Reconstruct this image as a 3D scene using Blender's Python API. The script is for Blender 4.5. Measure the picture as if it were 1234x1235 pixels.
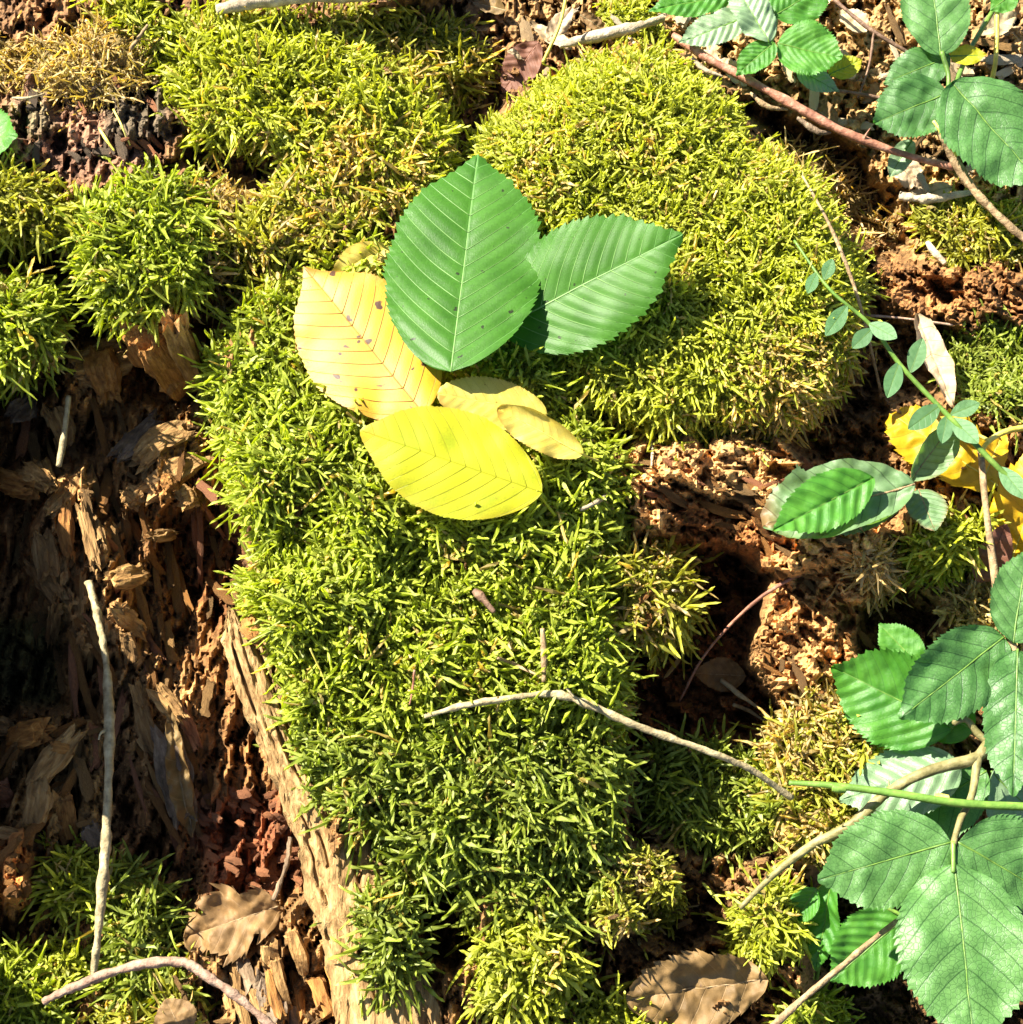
import bpy, math, random
import numpy as np
from mathutils import Vector, Matrix

# ------------------------------------------------------------------ camera, sky, sun, exposure
sc = bpy.context.scene
for o in list(bpy.data.objects):
    bpy.data.objects.remove(o)
COL = sc.collection
R = math.radians
PITCH = R(58)
DIST = 0.72
HALF = 0.2917                                   # tangent of the half field of view
F = np.array([0, math.cos(PITCH), -math.sin(PITCH)])
U = np.array([0, math.sin(PITCH), math.cos(PITCH)])
RX = np.array([1.0, 0, 0])
O0 = np.array([0, 0, 0.14])                     # middle of the stump's top
CAM = O0 - F * DIST
cam_d = bpy.data.cameras.new('camera')
cam = bpy.data.objects.new('camera', cam_d)
COL.objects.link(cam)
cam.location = CAM
cam.rotation_euler = (math.pi / 2 - PITCH, 0, 0)
cam_d.sensor_fit = 'HORIZONTAL'
cam_d.angle = 2 * math.atan(HALF)
cam_d.clip_start = 0.02
cam_d.clip_end = 200
sc.camera = cam

SUN = Vector((-0.60, 0.30, 0.74)).normalized()  # towards the sun
world = bpy.data.worlds.new('World')
sc.world = world
world.use_nodes = True
wn = world.node_tree
sky = wn.nodes.new('ShaderNodeTexSky')
sky.sky_type = 'NISHITA'
sky.sun_disc = False
sky.sun_elevation = math.asin(SUN.z)
sky.sun_rotation = math.atan2(SUN.x, SUN.y)
bg = wn.nodes['Background']
bg.inputs['Strength'].default_value = 0.05
wn.links.new(sky.outputs[0], bg.inputs['Color'])
sun_d = bpy.data.lights.new('sun', 'SUN')
sun_d.energy = 5.0
sun_d.angle = R(0.53)
sun_d.color = (1.0, 0.94, 0.80)
sun = bpy.data.objects.new('sun', sun_d)
COL.objects.link(sun)
sun.rotation_euler = SUN.to_track_quat('Z', 'Y').to_euler()
sun.location = (-3, 2, 3)
vs = sc.view_settings
vs.view_transform = 'Standard'
vs.look = 'None'
vs.exposure = 2.15
vs.gamma = 1.0
vs.use_curve_mapping = False
sc.cycles.max_bounces = 8
sc.cycles.transmission_bounces = 6

rnd = random.Random(5)
rng = np.random.default_rng(11)

# ------------------------------------------------------------------ small maths helpers
NR = np.array([0, -0.2, 1.0]); NR /= np.linalg.norm(NR)      # mean lie of the stump's top

def nrm(v):
    v = np.asarray(v, float)
    return v / (np.linalg.norm(v, axis=-1, keepdims=True) + 1e-12)

def place(px, py, e):
    """A place on the stump: plan position px, py on its sloping top, e centimetres proud of it."""
    px, py, e = np.broadcast_arrays(np.asarray(px, float), np.asarray(py, float), np.asarray(e, float))
    s = (px - 617) / 617 * HALF
    t = (617.5 - py) / 617 * HALF
    ray = F + s[..., None] * RX + t[..., None] * U
    d = ((O0 - CAM) @ NR) / (ray @ NR)
    return CAM + ray * (d - e * 0.01)[..., None]

PX = 2 * HALF * DIST / 1234                                  # metres per plan unit

def hash3(ix, iy, iz, seed):
    h = (ix.astype(np.int64) * 374761393 + iy.astype(np.int64) * 668265263 + iz.astype(np.int64) * 1274126177 + seed * 974711) & 0xFFFFFFFF
    h = ((h ^ (h >> 13)) * 1274126177) & 0xFFFFFFFF
    h = (h ^ (h >> 16)) & 0xFFFFFFFF
    return h / 4294967295.0

def vnoise(x, y, z=None, seed=0):
    x = np.asarray(x, float); y = np.asarray(y, float)
    z = np.zeros_like(x) if z is None else np.asarray(z, float)
    ix, iy, iz = np.floor(x), np.floor(y), np.floor(z)
    fx, fy, fz = x - ix, y - iy, z - iz
    fx, fy, fz = [f * f * (3 - 2 * f) for f in (fx, fy, fz)]
    out = 0
    for a in (0, 1):
        for b in (0, 1):
            for c in (0, 1):
                w = (fx if a else 1 - fx) * (fy if b else 1 - fy) * (fz if c else 1 - fz)
                out = out + w * hash3(ix + a, iy + b, iz + c, seed)
    return out

def fbm(x, y, z=None, seed=0, oct=4):
    s, a, tot = 0, 1.0, 0
    z = np.zeros_like(x) if z is None else z
    for i in range(oct):
        s = s + a * vnoise(x, y, z, seed + i * 17); tot += a
        a *= 0.5; x = x * 2.03 + 3.1; y = y * 2.03 + 1.7; z = z * 2.03 + 0.9
    return s / tot

def worley(x, y, seed=0):
    """distance to the two nearest cell centres and the cell's own random number"""
    ix, iy = np.floor(x), np.floor(y)
    f1 = np.full(x.shape, 9.0); f2 = f1.copy(); cid = np.zeros(x.shape)
    z = np.zeros_like(x)
    for a in (-1, 0, 1):
        for b in (-1, 0, 1):
            cx = ix + a + hash3(ix + a, iy + b, z, seed)
            cy = iy + b + hash3(ix + a, iy + b, z, seed + 5)
            d = np.hypot(cx - x, cy - y)
            c = hash3(ix + a, iy + b, z, seed + 9)
            nearer = d < f1
            f2 = np.where(nearer, f1, np.minimum(f2, d))
            cid = np.where(nearer, c, cid)
            f1 = np.where(nearer, d, f1)
    return f1, f2, cid

def sstep(a, b, x):
    t = np.clip((x - a) / (b - a), 0, 1)
    return t * t * (3 - 2 * t)

def sdist(px, py, poly):
    """signed distance to a polygon, positive inside"""
    px = np.asarray(px, float); py = np.asarray(py, float)
    d = np.full(px.shape, 1e9); ins = np.zeros(px.shape, bool)
    n = len(poly)
    for i in range(n):
        x0, y0 = poly[i]; x1, y1 = poly[(i + 1) % n]
        ex, ey = x1 - x0, y1 - y0
        t = np.clip(((px - x0) * ex + (py - y0) * ey) / (ex * ex + ey * ey + 1e-9), 0, 1)
        d = np.minimum(d, np.hypot(px - x0 - t * ex, py - y0 - t * ey))
        if y0 != y1:
            c = ((y0 > py) != (y1 > py)) & (px < (x1 - x0) * (py - y0) / (y1 - y0) + x0)
            ins ^= c
    return np.where(ins, d, -d)

def spline(pts, n):
    """Catmull-Rom through points of any dimension"""
    p = np.asarray(pts, float)
    if len(p) == 2:
        t = np.linspace(0, 1, n)[:, None]
        return p[0] * (1 - t) + p[1] * t
    q = np.vstack([2 * p[0] - p[1], p, 2 * p[-1] - p[-2]])
    out = []
    for u in np.linspace(0, len(p) - 1 - 1e-6, n):
        i = int(u); t = u - i
        a, b, c, d = q[i:i + 4]
        out.append(0.5 * (2 * b + (c - a) * t + (2 * a - 5 * b + 4 * c - d) * t * t + (3 * b - a - 3 * c + d) * t ** 3))
    return np.array(out)

# ------------------------------------------------------------------ objects
def mesh_from(name, V, Q, mat=None, parent=None, smooth=True, col=None, uv=None, T=None):
    """one mesh object from vertices, quads and triangles"""
    V = np.asarray(V, np.float32)
    me = bpy.data.meshes.new(name)
    faces = []
    nl = 0
    Q = np.zeros((0, 4), np.int32) if Q is None else np.asarray(Q, np.int32)
    T = np.zeros((0, 3), np.int32) if T is None else np.asarray(T, np.int32)
    loops = np.concatenate([Q.ravel(), T.ravel()]).astype(np.int32)
    starts = np.concatenate([np.arange(len(Q)) * 4, len(Q) * 4 + np.arange(len(T)) * 3]).astype(np.int32)
    me.vertices.add(len(V)); me.vertices.foreach_set('co', V.ravel())
    me.loops.add(len(loops)); me.loops.foreach_set('vertex_index', loops)
    me.polygons.add(len(starts)); me.polygons.foreach_set('loop_start', starts)
    me.polygons.foreach_set('use_smooth', np.full(len(starts), smooth))
    if col is not None:
        c = np.ones((len(V), 4), np.float32); c[:, :3] = col
        at = me.attributes.new('Col', 'FLOAT_COLOR', 'POINT')
        at.data.foreach_set('color', c.ravel())
    if uv is not None:
        l = me.uv_layers.new(name='UVMap')
        l.data.foreach_set('uv', np.asarray(uv, np.float32)[loops].ravel())
    me.update(calc_edges=True)
    me.validate()
    o = bpy.data.objects.new(name, me)
    COL.objects.link(o)
    if mat:
        me.materials.append(mat)
    if parent:
        o.parent = parent
    return o

def tag(o, label=None, cat=None, group=None, kind=None):
    for k, v in (('label', label), ('category', cat), ('group', group), ('kind', kind)):
        if v:
            o[k] = v
    return o

def empty(name, loc, label, cat, group=None):
    o = bpy.data.objects.new(name, None)
    o.empty_display_size = 0.01
    COL.objects.link(o)
    o.location = Vector([float(v) for v in loc])
    return tag(o, label, cat, group)

def grid_quads(nu, nv, wrap=False):
    """quads of a nu x nv grid, row major; wrap joins the last column to the first"""
    i = np.arange(nu - 1)[:, None]
    j = np.arange(nv if wrap else nv - 1)[None]
    k = (j + 1) % nv
    return np.stack([i * nv + j + 0 * i, i * nv + k, (i + 1) * nv + k, (i + 1) * nv + j], -1).reshape(-1, 4)

def off(V, parent):
    return V - np.array(parent.location) if parent is not None else V

def tube(name, pts, radii, mat, parent=None, sides=8, n=40, rough=0.0, seed=1, col=None):
    P = spline(pts, n)
    r = np.interp(np.linspace(0, 1, n), np.linspace(0, 1, len(radii)), radii)
    T = nrm(np.gradient(P, axis=0))
    ref = np.array([0.13, 0.31, 0.94])
    A = nrm(np.cross(T, ref)); B = np.cross(T, A)
    a = np.linspace(0, 2 * math.pi, sides, endpoint=False)
    k = np.arange(n)[:, None]
    rr = r[:, None] * (1 + rough * (2 * vnoise(k * 0.45 + 0 * a, np.cos(a)[None] * 1.5 + 0 * k, np.sin(a)[None] * 1.5 + 0 * k, seed) - 1)
                       + rough * 0.8 * (2 * vnoise(k * 0.16 + 0 * a, 0 * a + 0.0 * k, None, seed + 3) - 1))
    V = P[:, None] + rr[..., None] * (np.cos(a)[None, :, None] * A[:, None] + np.sin(a)[None, :, None] * B[:, None])
    V = V.reshape(-1, 3)
    Q = grid_quads(n, sides, True)
    V = np.vstack([V, P[0] - T[0] * r[0] * 0.25, P[-1] + T[-1] * r[-1] * 0.4])
    s = np.arange(sides)
    T1 = np.stack([np.full(sides, n * sides), (s + 1) % sides, s], -1)
    b = (n - 1) * sides
    T2 = np.stack([np.full(sides, n * sides + 1), b + s, b + (s + 1) % sides], -1)
    return mesh_from(name, off(V, parent), Q, mat, parent, True, col=col, T=np.vstack([T1, T2]))

# ------------------------------------------------------------------ materials
class Nodes:
    def __init__(self, name):
        self.m = bpy.data.materials.new(name)
        self.m.use_nodes = True
        self.t = self.m.node_tree
        self.t.nodes.clear()
        self.out = self.t.nodes.new('ShaderNodeOutputMaterial')
    def n(self, kind, **kw):
        nd = self.t.nodes.new('ShaderNode' + kind)
        for k, v in kw.items():
            if k.startswith('i_'):
                key = k[2:]
                nd.inputs[int(key) if key.isdigit() else key].default_value = v
            else:
                setattr(nd, k, v)
        return nd
    def l(self, a, b):
        self.t.links.new(a, b)
    def math(self, op, a, b=None, clamp=False):
        nd = self.n('Math', operation=op, use_clamp=clamp)
        for i, v in enumerate((a, b)):
            if v is None: continue
            if isinstance(v, (int, float)): nd.inputs[i].default_value = v
            else: self.l(v, nd.inputs[i])
        return nd.outputs[0]
    def mix(self, f, a, b, blend='MIX'):
        nd = self.n('Mix', data_type='RGBA', blend_type=blend)
        for i, v in ((0, f), (6, a), (7, b)):
            if isinstance(v, (int, float)): nd.inputs[i].default_value = v
            elif isinstance(v, tuple): nd.inputs[i].default_value = (*v, 1)
            else: self.l(v, nd.inputs[i])
        return nd.outputs[2]
    def ramp(self, f, *stops):
        nd = self.n('ValToRGB')
        e = nd.color_ramp.elements
        while len(e) < len(stops): e.new(0.5)
        for i, (p, c) in enumerate(stops):
            e[i].position = p
            e[i].color = (*c, 1) if isinstance(c, tuple) else (c, c, c, 1)
        self.l(f, nd.inputs[0])
        return nd.outputs[0]

def moss_mat():
    N = Nodes('moss_shoots')
    a = N.n('Attribute', attribute_name='Col')
    p = N.n('BsdfPrincipled', i_Roughness=0.48)
    p.inputs['Specular IOR Level'].default_value = 0.35
    N.l(a.outputs['Color'], p.inputs['Base Color'])
    tr = N.n('BsdfTranslucent')
    N.l(N.mix(1.0, a.outputs['Color'], (1.6, 1.6, 0.5), 'MULTIPLY'), tr.inputs['Color'])
    mx = N.n('MixShader', i_0=0.5)
    N.l(p.outputs[0], mx.inputs[1]); N.l(tr.outputs[0], mx.inputs[2]); N.l(mx.outputs[0], N.out.inputs[0])
    return N.m

def wood_mat(name, c1, c2, c3, grain=(1, 1, 1), scale=200, bump=0.6, rough=0.85, attr=False, rand=0.0):
    """mottled, grained dead wood; attr takes the colour that the surface itself carries"""
    N = Nodes(name)
    tc = N.n('TexCoord')
    mp = N.n('Mapping', vector_type='POINT')
    mp.inputs['Scale'].default_value = grain
    N.l(tc.outputs['Object'], mp.inputs[0])
    n1 = N.n('TexNoise', i_Scale=scale, i_Detail=6.0, i_Roughness=0.65)
    N.l(mp.outputs[0], n1.inputs['Vector'])
    n2 = N.n('TexNoise', i_Scale=scale * 0.22, i_Detail=3.0)
    N.l(mp.outputs[0], n2.inputs['Vector'])
    if attr:
        a = N.n('Attribute', attribute_name='Col')
        c = N.mix(1.0, a.outputs['Color'], N.ramp(n1.outputs['Fac'], (0.28, 0.35), (0.5, 0.95), (0.72, 1.7)), 'MULTIPLY')
        c = N.mix(1.0, c, N.ramp(n2.outputs['Fac'], (0.3, (0.62, 0.6, 0.6)), (0.7, (1.35, 1.3, 1.25))), 'MULTIPLY')
    else:
        c = N.ramp(n1.outputs['Fac'], (0.3, c1), (0.52, c2), (0.72, c3))
        c = N.mix(0.6, c, N.ramp(n2.outputs['Fac'], (0.3, (0.5, 0.48, 0.46)), (0.7, (1.3, 1.3, 1.3))), 'MULTIPLY')
    if rand:
        oi = N.n('ObjectInfo')
        c = N.mix(rand, c, N.ramp(oi.outputs['Random'], (0.0, (0.45, 0.38, 0.35)), (0.5, (1.0, 0.95, 0.9)), (1.0, (1.6, 1.45, 1.2))), 'MULTIPLY')
    p = N.n('BsdfPrincipled', i_Roughness=rough)
    p.inputs['Specular IOR Level'].default_value = 0.25
    N.l(c, p.inputs['Base Color'])
    n3 = N.n('TexNoise', i_Scale=scale * 2.4, i_Detail=4.0)
    N.l(mp.outputs[0], n3.inputs['Vector'])
    h = N.math('ADD', n1.outputs['Fac'], N.math('MULTIPLY', n3.outputs['Fac'], 0.5))
    b = N.n('Bump', i_Strength=bump, i_Distance=0.002)
    N.l(h, b.inputs['Height']); N.l(b.outputs[0], p.inputs['Normal'])
    N.l(p.outputs[0], N.out.inputs[0])
    return N.m

def leaf_mat(name, base, base2, vein, k, nv, vw=0.0045, trans=(0.4, 0.6, 0.05), tf=0.3, rough=0.42, spec=0.45,
             spots=None, spot_amt=0.0, net=0.0, back=None, vein_amt=0.8, edge=None, wobble=0.0, bump=0.5, spot_scale=11.0):
    """leaf blade: side veins and midrib, mottling, spots; veins follow the blade's own relief"""
    N = Nodes(name)
    uv = N.n('TexCoord')
    sp = N.n('SeparateXYZ'); N.l(uv.outputs['UV'], sp.inputs[0])
    u = N.math('ABSOLUTE', N.math('SUBTRACT', sp.outputs[0], 0.5))
    v = sp.outputs[1]
    nz = N.n('TexNoise', i_Scale=9.0, i_Detail=2.0); N.l(uv.outputs['UV'], nz.inputs['Vector'])
    wob = N.math('MULTIPLY', N.math('SUBTRACT', nz.outputs['Fac'], 0.5), wobble)
    ku = N.math('ADD', N.math('MULTIPLY', u, k * 0.72), N.math('MULTIPLY', N.math('MULTIPLY', u, u), k * 1.1))
    ph = N.math('MULTIPLY', N.math('ADD', N.math('SUBTRACT', v, ku), wob), nv)
    fr = N.math('FRACT', N.math('ADD', ph, 50.0))
    dv = N.math('DIVIDE', N.math('MINIMUM', fr, N.math('SUBTRACT', 1.0, fr)), nv)
    line = N.math('SUBTRACT', 1.0, N.math('DIVIDE', dv, vw), True)
    mid = N.math('SUBTRACT', 1.0, N.math('DIVIDE', u, vw * 1.7), True)
    veins = N.math('MAXIMUM', line, mid)
    n1 = N.n('TexNoise', i_Scale=6.0, i_Detail=5.0, i_Roughness=0.6); N.l(uv.outputs['UV'], n1.inputs['Vector'])
    c = N.mix(N.ramp(n1.outputs['Fac'], (0.35, 0.0), (0.65, 1.0)), base, base2)
    n4 = N.n('TexNoise', i_Scale=90.0, i_Detail=3.0); N.l(uv.outputs['UV'], n4.inputs['Vector'])
    c = N.mix(0.5, c, N.ramp(n4.outputs['Fac'], (0.3, (0.72, 0.74, 0.72)), (0.7, (1.2, 1.2, 1.2))), 'MULTIPLY')
    h = N.math('MULTIPLY', veins, -0.6)
    if net:
        vo = N.n('TexVoronoi', feature='DISTANCE_TO_EDGE', i_Scale=34.0); N.l(uv.outputs['UV'], vo.inputs['Vector'])
        ne = N.math('SUBTRACT', 1.0, N.math('DIVIDE', vo.outputs['Distance'], 0.09), True)
        c = N.mix(N.math('MULTIPLY', ne, net * 0.45), c, vein)
        h = N.math('SUBTRACT', h, N.math('MULTIPLY', ne, 0.35))
    c = N.mix(N.math('MULTIPLY', veins, vein_amt), c, vein)
    if edge:
        ed = N.n('Attribute', attribute_name='Col')
        c = N.mix(N.math('MULTIPLY', ed.outputs['Fac'], 0.85), c, edge)
    if spots:
        n2 = N.n('TexNoise', i_Scale=spot_scale, i_Detail=2.0, i_Roughness=0.5); N.l(uv.outputs['UV'], n2.inputs['Vector'])
        s = N.ramp(n2.outputs['Fac'], (0.70 - spot_amt, 0.0), (0.73 - spot_amt, 1.0))
        c = N.mix(s, c, spots)
    oi = N.n('ObjectInfo')
    c = N.mix(1.0, c, N.ramp(oi.outputs['Random'], (0.0, (0.80, 0.86, 0.80)), (1.0, (1.18, 1.10, 1.12))), 'MULTIPLY')
    p = N.n('BsdfPrincipled', i_Roughness=rough)
    p.inputs['Specular IOR Level'].default_value = spec
    if back:
        g = N.n('NewGeometry')
        c = N.mix(g.outputs['Backfacing'], c, N.mix(N.math('MULTIPLY', veins, 0.7), back, vein))
    N.l(c, p.inputs['Base Color'])
    tr = N.n('BsdfTranslucent')
    N.l(N.mix(N.math('MULTIPLY', veins, 0.5), N.mix(1.0, c, trans, 'ADD') if False else trans, vein), tr.inputs['Color'])
    n3 = N.n('TexNoise', i_Scale=160.0, i_Detail=2.0); N.l(uv.outputs['UV'], n3.inputs['Vector'])
    h = N.math('ADD', h, N.math('MULTIPLY', n3.outputs['Fac'], 0.35))
    b = N.n('Bump', i_Strength=bump, i_Distance=0.0006)
    N.l(h, b.inputs['Height']); N.l(b.outputs[0], p.inputs['Normal'])
    mx = N.n('MixShader', i_0=tf)
    N.l(p.outputs[0], mx.inputs[1]); N.l(tr.outputs[0], mx.inputs[2]); N.l(mx.outputs[0], N.out.inputs[0])
    return N.m

M = {}
M['moss'] = moss_mat()
M['cushion'] = wood_mat('moss_cushion', 0, 0, 0, scale=380, bump=0.9, attr=True)
M['field'] = wood_mat('rotten_wood', 0, 0, 0, scale=260, bump=0.9, attr=True)
M['chunk_tan'] = wood_mat('wood_tan', (0.10, 0.052, 0.018), (0.29, 0.17, 0.062), (0.47, 0.315, 0.135), (1, 0.16, 1), 420, 1.0, rand=0.55)
M['chunk_orange'] = wood_mat('wood_orange', (0.14, 0.055, 0.014), (0.35, 0.165, 0.042), (0.54, 0.30, 0.09), (1, 0.18, 1), 420, 1.0, rand=0.55)
M['chunk_red'] = wood_mat('wood_red', (0.12, 0.045, 0.02), (0.26, 0.11, 0.05), (0.40, 0.21, 0.11), (1, 0.35, 1), 300, 0.7, rand=0.6)
M['chunk_grey'] = wood_mat('wood_grey', (0.055, 0.038, 0.024), (0.14, 0.10, 0.065), (0.28, 0.215, 0.15), (1, 0.4, 1), 300, 0.9, rand=0.5)
M['slab'] = wood_mat('bark_slab', (0.13, 0.065, 0.02), (0.31, 0.19, 0.075), (0.47, 0.33, 0.15), (1, 0.10, 1), 420, 0.9)
M['twig_tan'] = wood_mat('twig_tan', (0.12, 0.07, 0.035), (0.27, 0.185, 0.095), (0.42, 0.31, 0.18), (1, 1, 1), 300, 0.6, 0.7)
M['twig_pale'] = wood_mat('twig_pale', (0.15, 0.11, 0.055), (0.31, 0.25, 0.135), (0.44, 0.37, 0.22), (1, 1, 1), 260, 0.5, 0.65)
M['twig_red'] = wood_mat('twig_red', (0.12, 0.05, 0.03), (0.30, 0.13, 0.08), (0.45, 0.26, 0.18), (1, 1, 1), 220, 0.5, 0.55)
M['twig_pink'] = wood_mat('twig_pink', (0.14, 0.075, 0.05), (0.30, 0.19, 0.13), (0.44, 0.32, 0.24), (1, 1, 1), 240, 0.5, 0.6)
M['twig_dark'] = wood_mat('twig_dark', (0.05, 0.03, 0.02), (0.14, 0.08, 0.05), (0.26, 0.16, 0.10), (1, 1, 1), 240, 0.5, 0.6)
M['stem_olive'] = wood_mat('stem_olive', (0.10, 0.09, 0.03), (0.20, 0.175, 0.07), (0.31, 0.26, 0.13), (1, 1, 1), 200, 0.4, 0.5)
M['stem_green'] = wood_mat('stem_green', (0.05, 0.10, 0.018), (0.10, 0.19, 0.03), (0.17, 0.27, 0.05), (1, 1, 1), 160, 0.25, 0.4)
M['stem_yellow'] = wood_mat('stem_yellow', (0.35, 0.28, 0.04), (0.55, 0.47, 0.08), (0.70, 0.60, 0.2), (1, 1, 1), 160, 0.25, 0.5)
M['bleached'] = wood_mat('bleached_wood', (0.22, 0.17, 0.11), (0.38, 0.31, 0.21), (0.52, 0.44, 0.32), (1, 1, 1), 240, 0.6)
M['vein_brown'] = wood_mat('vein_brown', (0.16, 0.075, 0.012), (0.22, 0.11, 0.016), (0.28, 0.15, 0.02), (1, 1, 1), 160, 0.1, 0.5)
M['vein_lemon'] = wood_mat('vein_lemon', (0.22, 0.225, 0.006), (0.25, 0.255, 0.008), (0.29, 0.295, 0.01), (1, 1, 1), 160, 0.1, 0.5)
M['vein_green'] = wood_mat('vein_green', (0.10, 0.20, 0.05), (0.12, 0.23, 0.06), (0.15, 0.26, 0.08), (1, 1, 1), 160, 0.1, 0.45)
M['hornbeam'] = leaf_mat('green_leaf', (0.024, 0.086, 0.006), (0.038, 0.122, 0.010), (0.10, 0.23, 0.06), 0.95, 13, 0.0030,
                         (0.05, 0.26, 0.015), 0.18, 0.47, 0.2, (0.012, 0.02, 0.005), -0.005, spot_scale=24.0)
M['yellow_spot'] = leaf_mat('yellow_spotted_leaf', (0.46, 0.24, 0.006), (0.50, 0.31, 0.018), (0.20, 0.09, 0.012), 0.95, 12, 0.0022,
                            (0.6, 0.36, 0.02), 0.2, 0.5, 0.35, (0.05, 0.016, 0.006), 0.055, edge=(0.22, 0.10, 0.02))
M['yellow_green'] = leaf_mat('yellow_green_leaf', (0.37, 0.355, 0.006), (0.25, 0.29, 0.006), (0.20, 0.22, 0.006), 0.95, 12, 0.0024,
                             (0.5, 0.5, 0.01), 0.22, 0.5, 0.35, (0.22, 0.19, 0.01), -0.02, spot_scale=30.0, edge=(0.28, 0.20, 0.01))
M['yellow_pale'] = leaf_mat('pale_yellow_leaf', (0.54, 0.41, 0.06), (0.58, 0.47, 0.11), (0.30, 0.19, 0.015), 0.95, 11, 0.0024,
                            (0.85, 0.62, 0.05), 0.25, 0.5, 0.35, (0.30, 0.17, 0.02), 0.0, edge=(0.30, 0.16, 0.02))
M['yellow_deep'] = leaf_mat('deep_yellow_leaf', (0.46, 0.28, 0.007), (0.52, 0.34, 0.010), (0.38, 0.20, 0.012), 0.62, 8, 0.003,
                            (0.85, 0.5, 0.01), 0.3, 0.5, 0.35, (0.20, 0.09, 0.03), 0.01)
M['bramble'] = leaf_mat('bramble_leaf', (0.058, 0.155, 0.036), (0.086, 0.20, 0.052), (0.015, 0.055, 0.010), 0.95, 7, 0.0080,
                        (0.10, 0.38, 0.03), 0.26, 0.48, 0.42, net=1.2, wobble=0.02, bump=0.35, vein_amt=0.95)
M['bramble_bright'] = leaf_mat('bright_bramble_leaf', (0.042, 0.165, 0.016), (0.075, 0.225, 0.024), (0.03, 0.11, 0.015), 0.95, 9, 0.005,
                               (0.14, 0.46, 0.015), 0.34, 0.48, 0.4, net=0.3, wobble=0.02, bump=0.3)
M['bramble_pale'] = leaf_mat('pale_bramble_leaf', (0.15, 0.235, 0.12), (0.19, 0.275, 0.155), (0.08, 0.14, 0.07), 0.95, 9, 0.006,
                             (0.15, 0.35, 0.05), 0.2, 0.45, 0.5, net=0.3, wobble=0.02, bump=0.3)
M['wither'] = leaf_mat('withered_green_leaf', (0.075, 0.15, 0.05), (0.12, 0.20, 0.095), (0.04, 0.065, 0.03), 0.62, 9, 0.006,
                       (0.22, 0.45, 0.04), 0.22, 0.5, 0.4, back=(0.15, 0.22, 0.11), edge=(0.16, 0.075, 0.03))
M['sprig'] = leaf_mat('sprig_leaf', (0.07, 0.165, 0.06), (0.09, 0.195, 0.08), (0.09, 0.20, 0.08), 0.8, 6, 0.006, (0.18, 0.45, 0.05), 0.25, 0.45, 0.4)
M['dry_brown'] = leaf_mat('dry_brown_leaf', (0.12, 0.072, 0.026), (0.22, 0.135, 0.052), (0.25, 0.16, 0.07), 0.7, 7, 0.005, (0.3, 0.17, 0.06), 0.15, 0.6, 0.3,
                          (0.09, 0.05, 0.03), 0.0)
M['dry_red'] = leaf_mat('dry_red_leaf', (0.15, 0.055, 0.035), (0.20, 0.085, 0.055), (0.16, 0.06, 0.04), 0.7, 9, 0.005, (0.35, 0.10, 0.04), 0.15, 0.6, 0.3)
M['dry_pale'] = leaf_mat('dry_pale_leaf', (0.36, 0.26, 0.15), (0.46, 0.36, 0.24), (0.26, 0.17, 0.09), 0.7, 7, 0.005, (0.5, 0.36, 0.18), 0.15, 0.6, 0.3,
                         (0.25, 0.15, 0.08), 0.0)

# ------------------------------------------------------------------ the lie of the stump and the ground
STEP = 3.2
X0, X1, Y0, Y1 = -420, 1560, -320, 1540
gx = np.concatenate([np.arange(X0, -30, 10.0), np.arange(-30, 1264, STEP), np.arange(1264, X1, 10.0)])      # finer where the stump is
gy = np.concatenate([np.arange(Y0, -30, 10.0), np.arange(-30, 1264, STEP), np.arange(1264, Y1, 10.0)])
GX, GY = np.meshgrid(gx, gy)
wx = GX + 22 * (fbm(GX / 60, GY / 60, seed=3) - 0.5) + 9 * (fbm(GX / 14, GY / 14, seed=4) - 0.5)
wy = GY + 22 * (fbm(GX / 60, GY / 60, seed=8) - 0.5) + 9 * (fbm(GX / 14, GY / 14, seed=9) - 0.5)
E = np.full(GX.shape, -3.0)
C = np.zeros(GX.shape + (3,)); C[:] = (0.20, 0.12, 0.065)

def lay(poly, val, soft=25, col=None):
    """raise or sink a region of the surface, and set its colour"""
    global E, C
    d = sdist(wx, wy, poly)
    m = sstep(-soft, soft, d)
    if val is not None:
        E = E * (1 - m) + val * m
    if col is not None:
        mc = sstep(-14, 14, d)[..., None]
        C = C * (1 - mc) + np.array(col) * mc

BROWN, ORANGE, TAN, DARK, GREY, RED, PALE = (0.16, 0.09, 0.045), (0.38, 0.19, 0.075), (0.30, 0.20, 0.11), (0.075, 0.05, 0.042), (0.13, 0.105, 0.10), (0.30, 0.12, 0.07), (0.5, 0.38, 0.25)
lay([(-900, -900), (560, -900), (545, 120), (540, 260), (430, 330), (270, 300), (240, 390), (180, 395), (130, 385), (90, 300), (60, 290), (-900, 300)], 0.8, 22, (0.17, 0.10, 0.06))
lay([(0, 60), (90, 50), (200, 90), (215, 150), (170, 215), (100, 225), (30, 200), (10, 120)], 0.4, 18, (0.19, 0.115, 0.10))
lay([(120, 105), (200, 95), (205, 160), (130, 170)], 1.3, 14, (0.11, 0.095, 0.085))
lay([(15, 130), (60, 125), (70, 160), (25, 170)], 1.2, 10, (0.16, 0.14, 0.11))
lay([(230, 165), (330, 165), (345, 215), (300, 240), (240, 225)], -1.2, 14, (0.12, 0.07, 0.05))
lay([(-900, 300), (30, 290), (70, 300), (130, 385), (250, 400), (265, 480), (290, 640), (300, 720), (335, 900), (385, 1060), (430, 1400), (-900, 1400)], -6.0, 20, (0.19, 0.105, 0.05))
lay([(-900, 330), (40, 320), (85, 380), (70, 440), (-900, 470)], -0.5, 16, BROWN)
lay([(190, 590), (280, 590), (292, 720), (265, 760), (200, 700)], -8.0, 25, (0.15, 0.07, 0.03))
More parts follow.
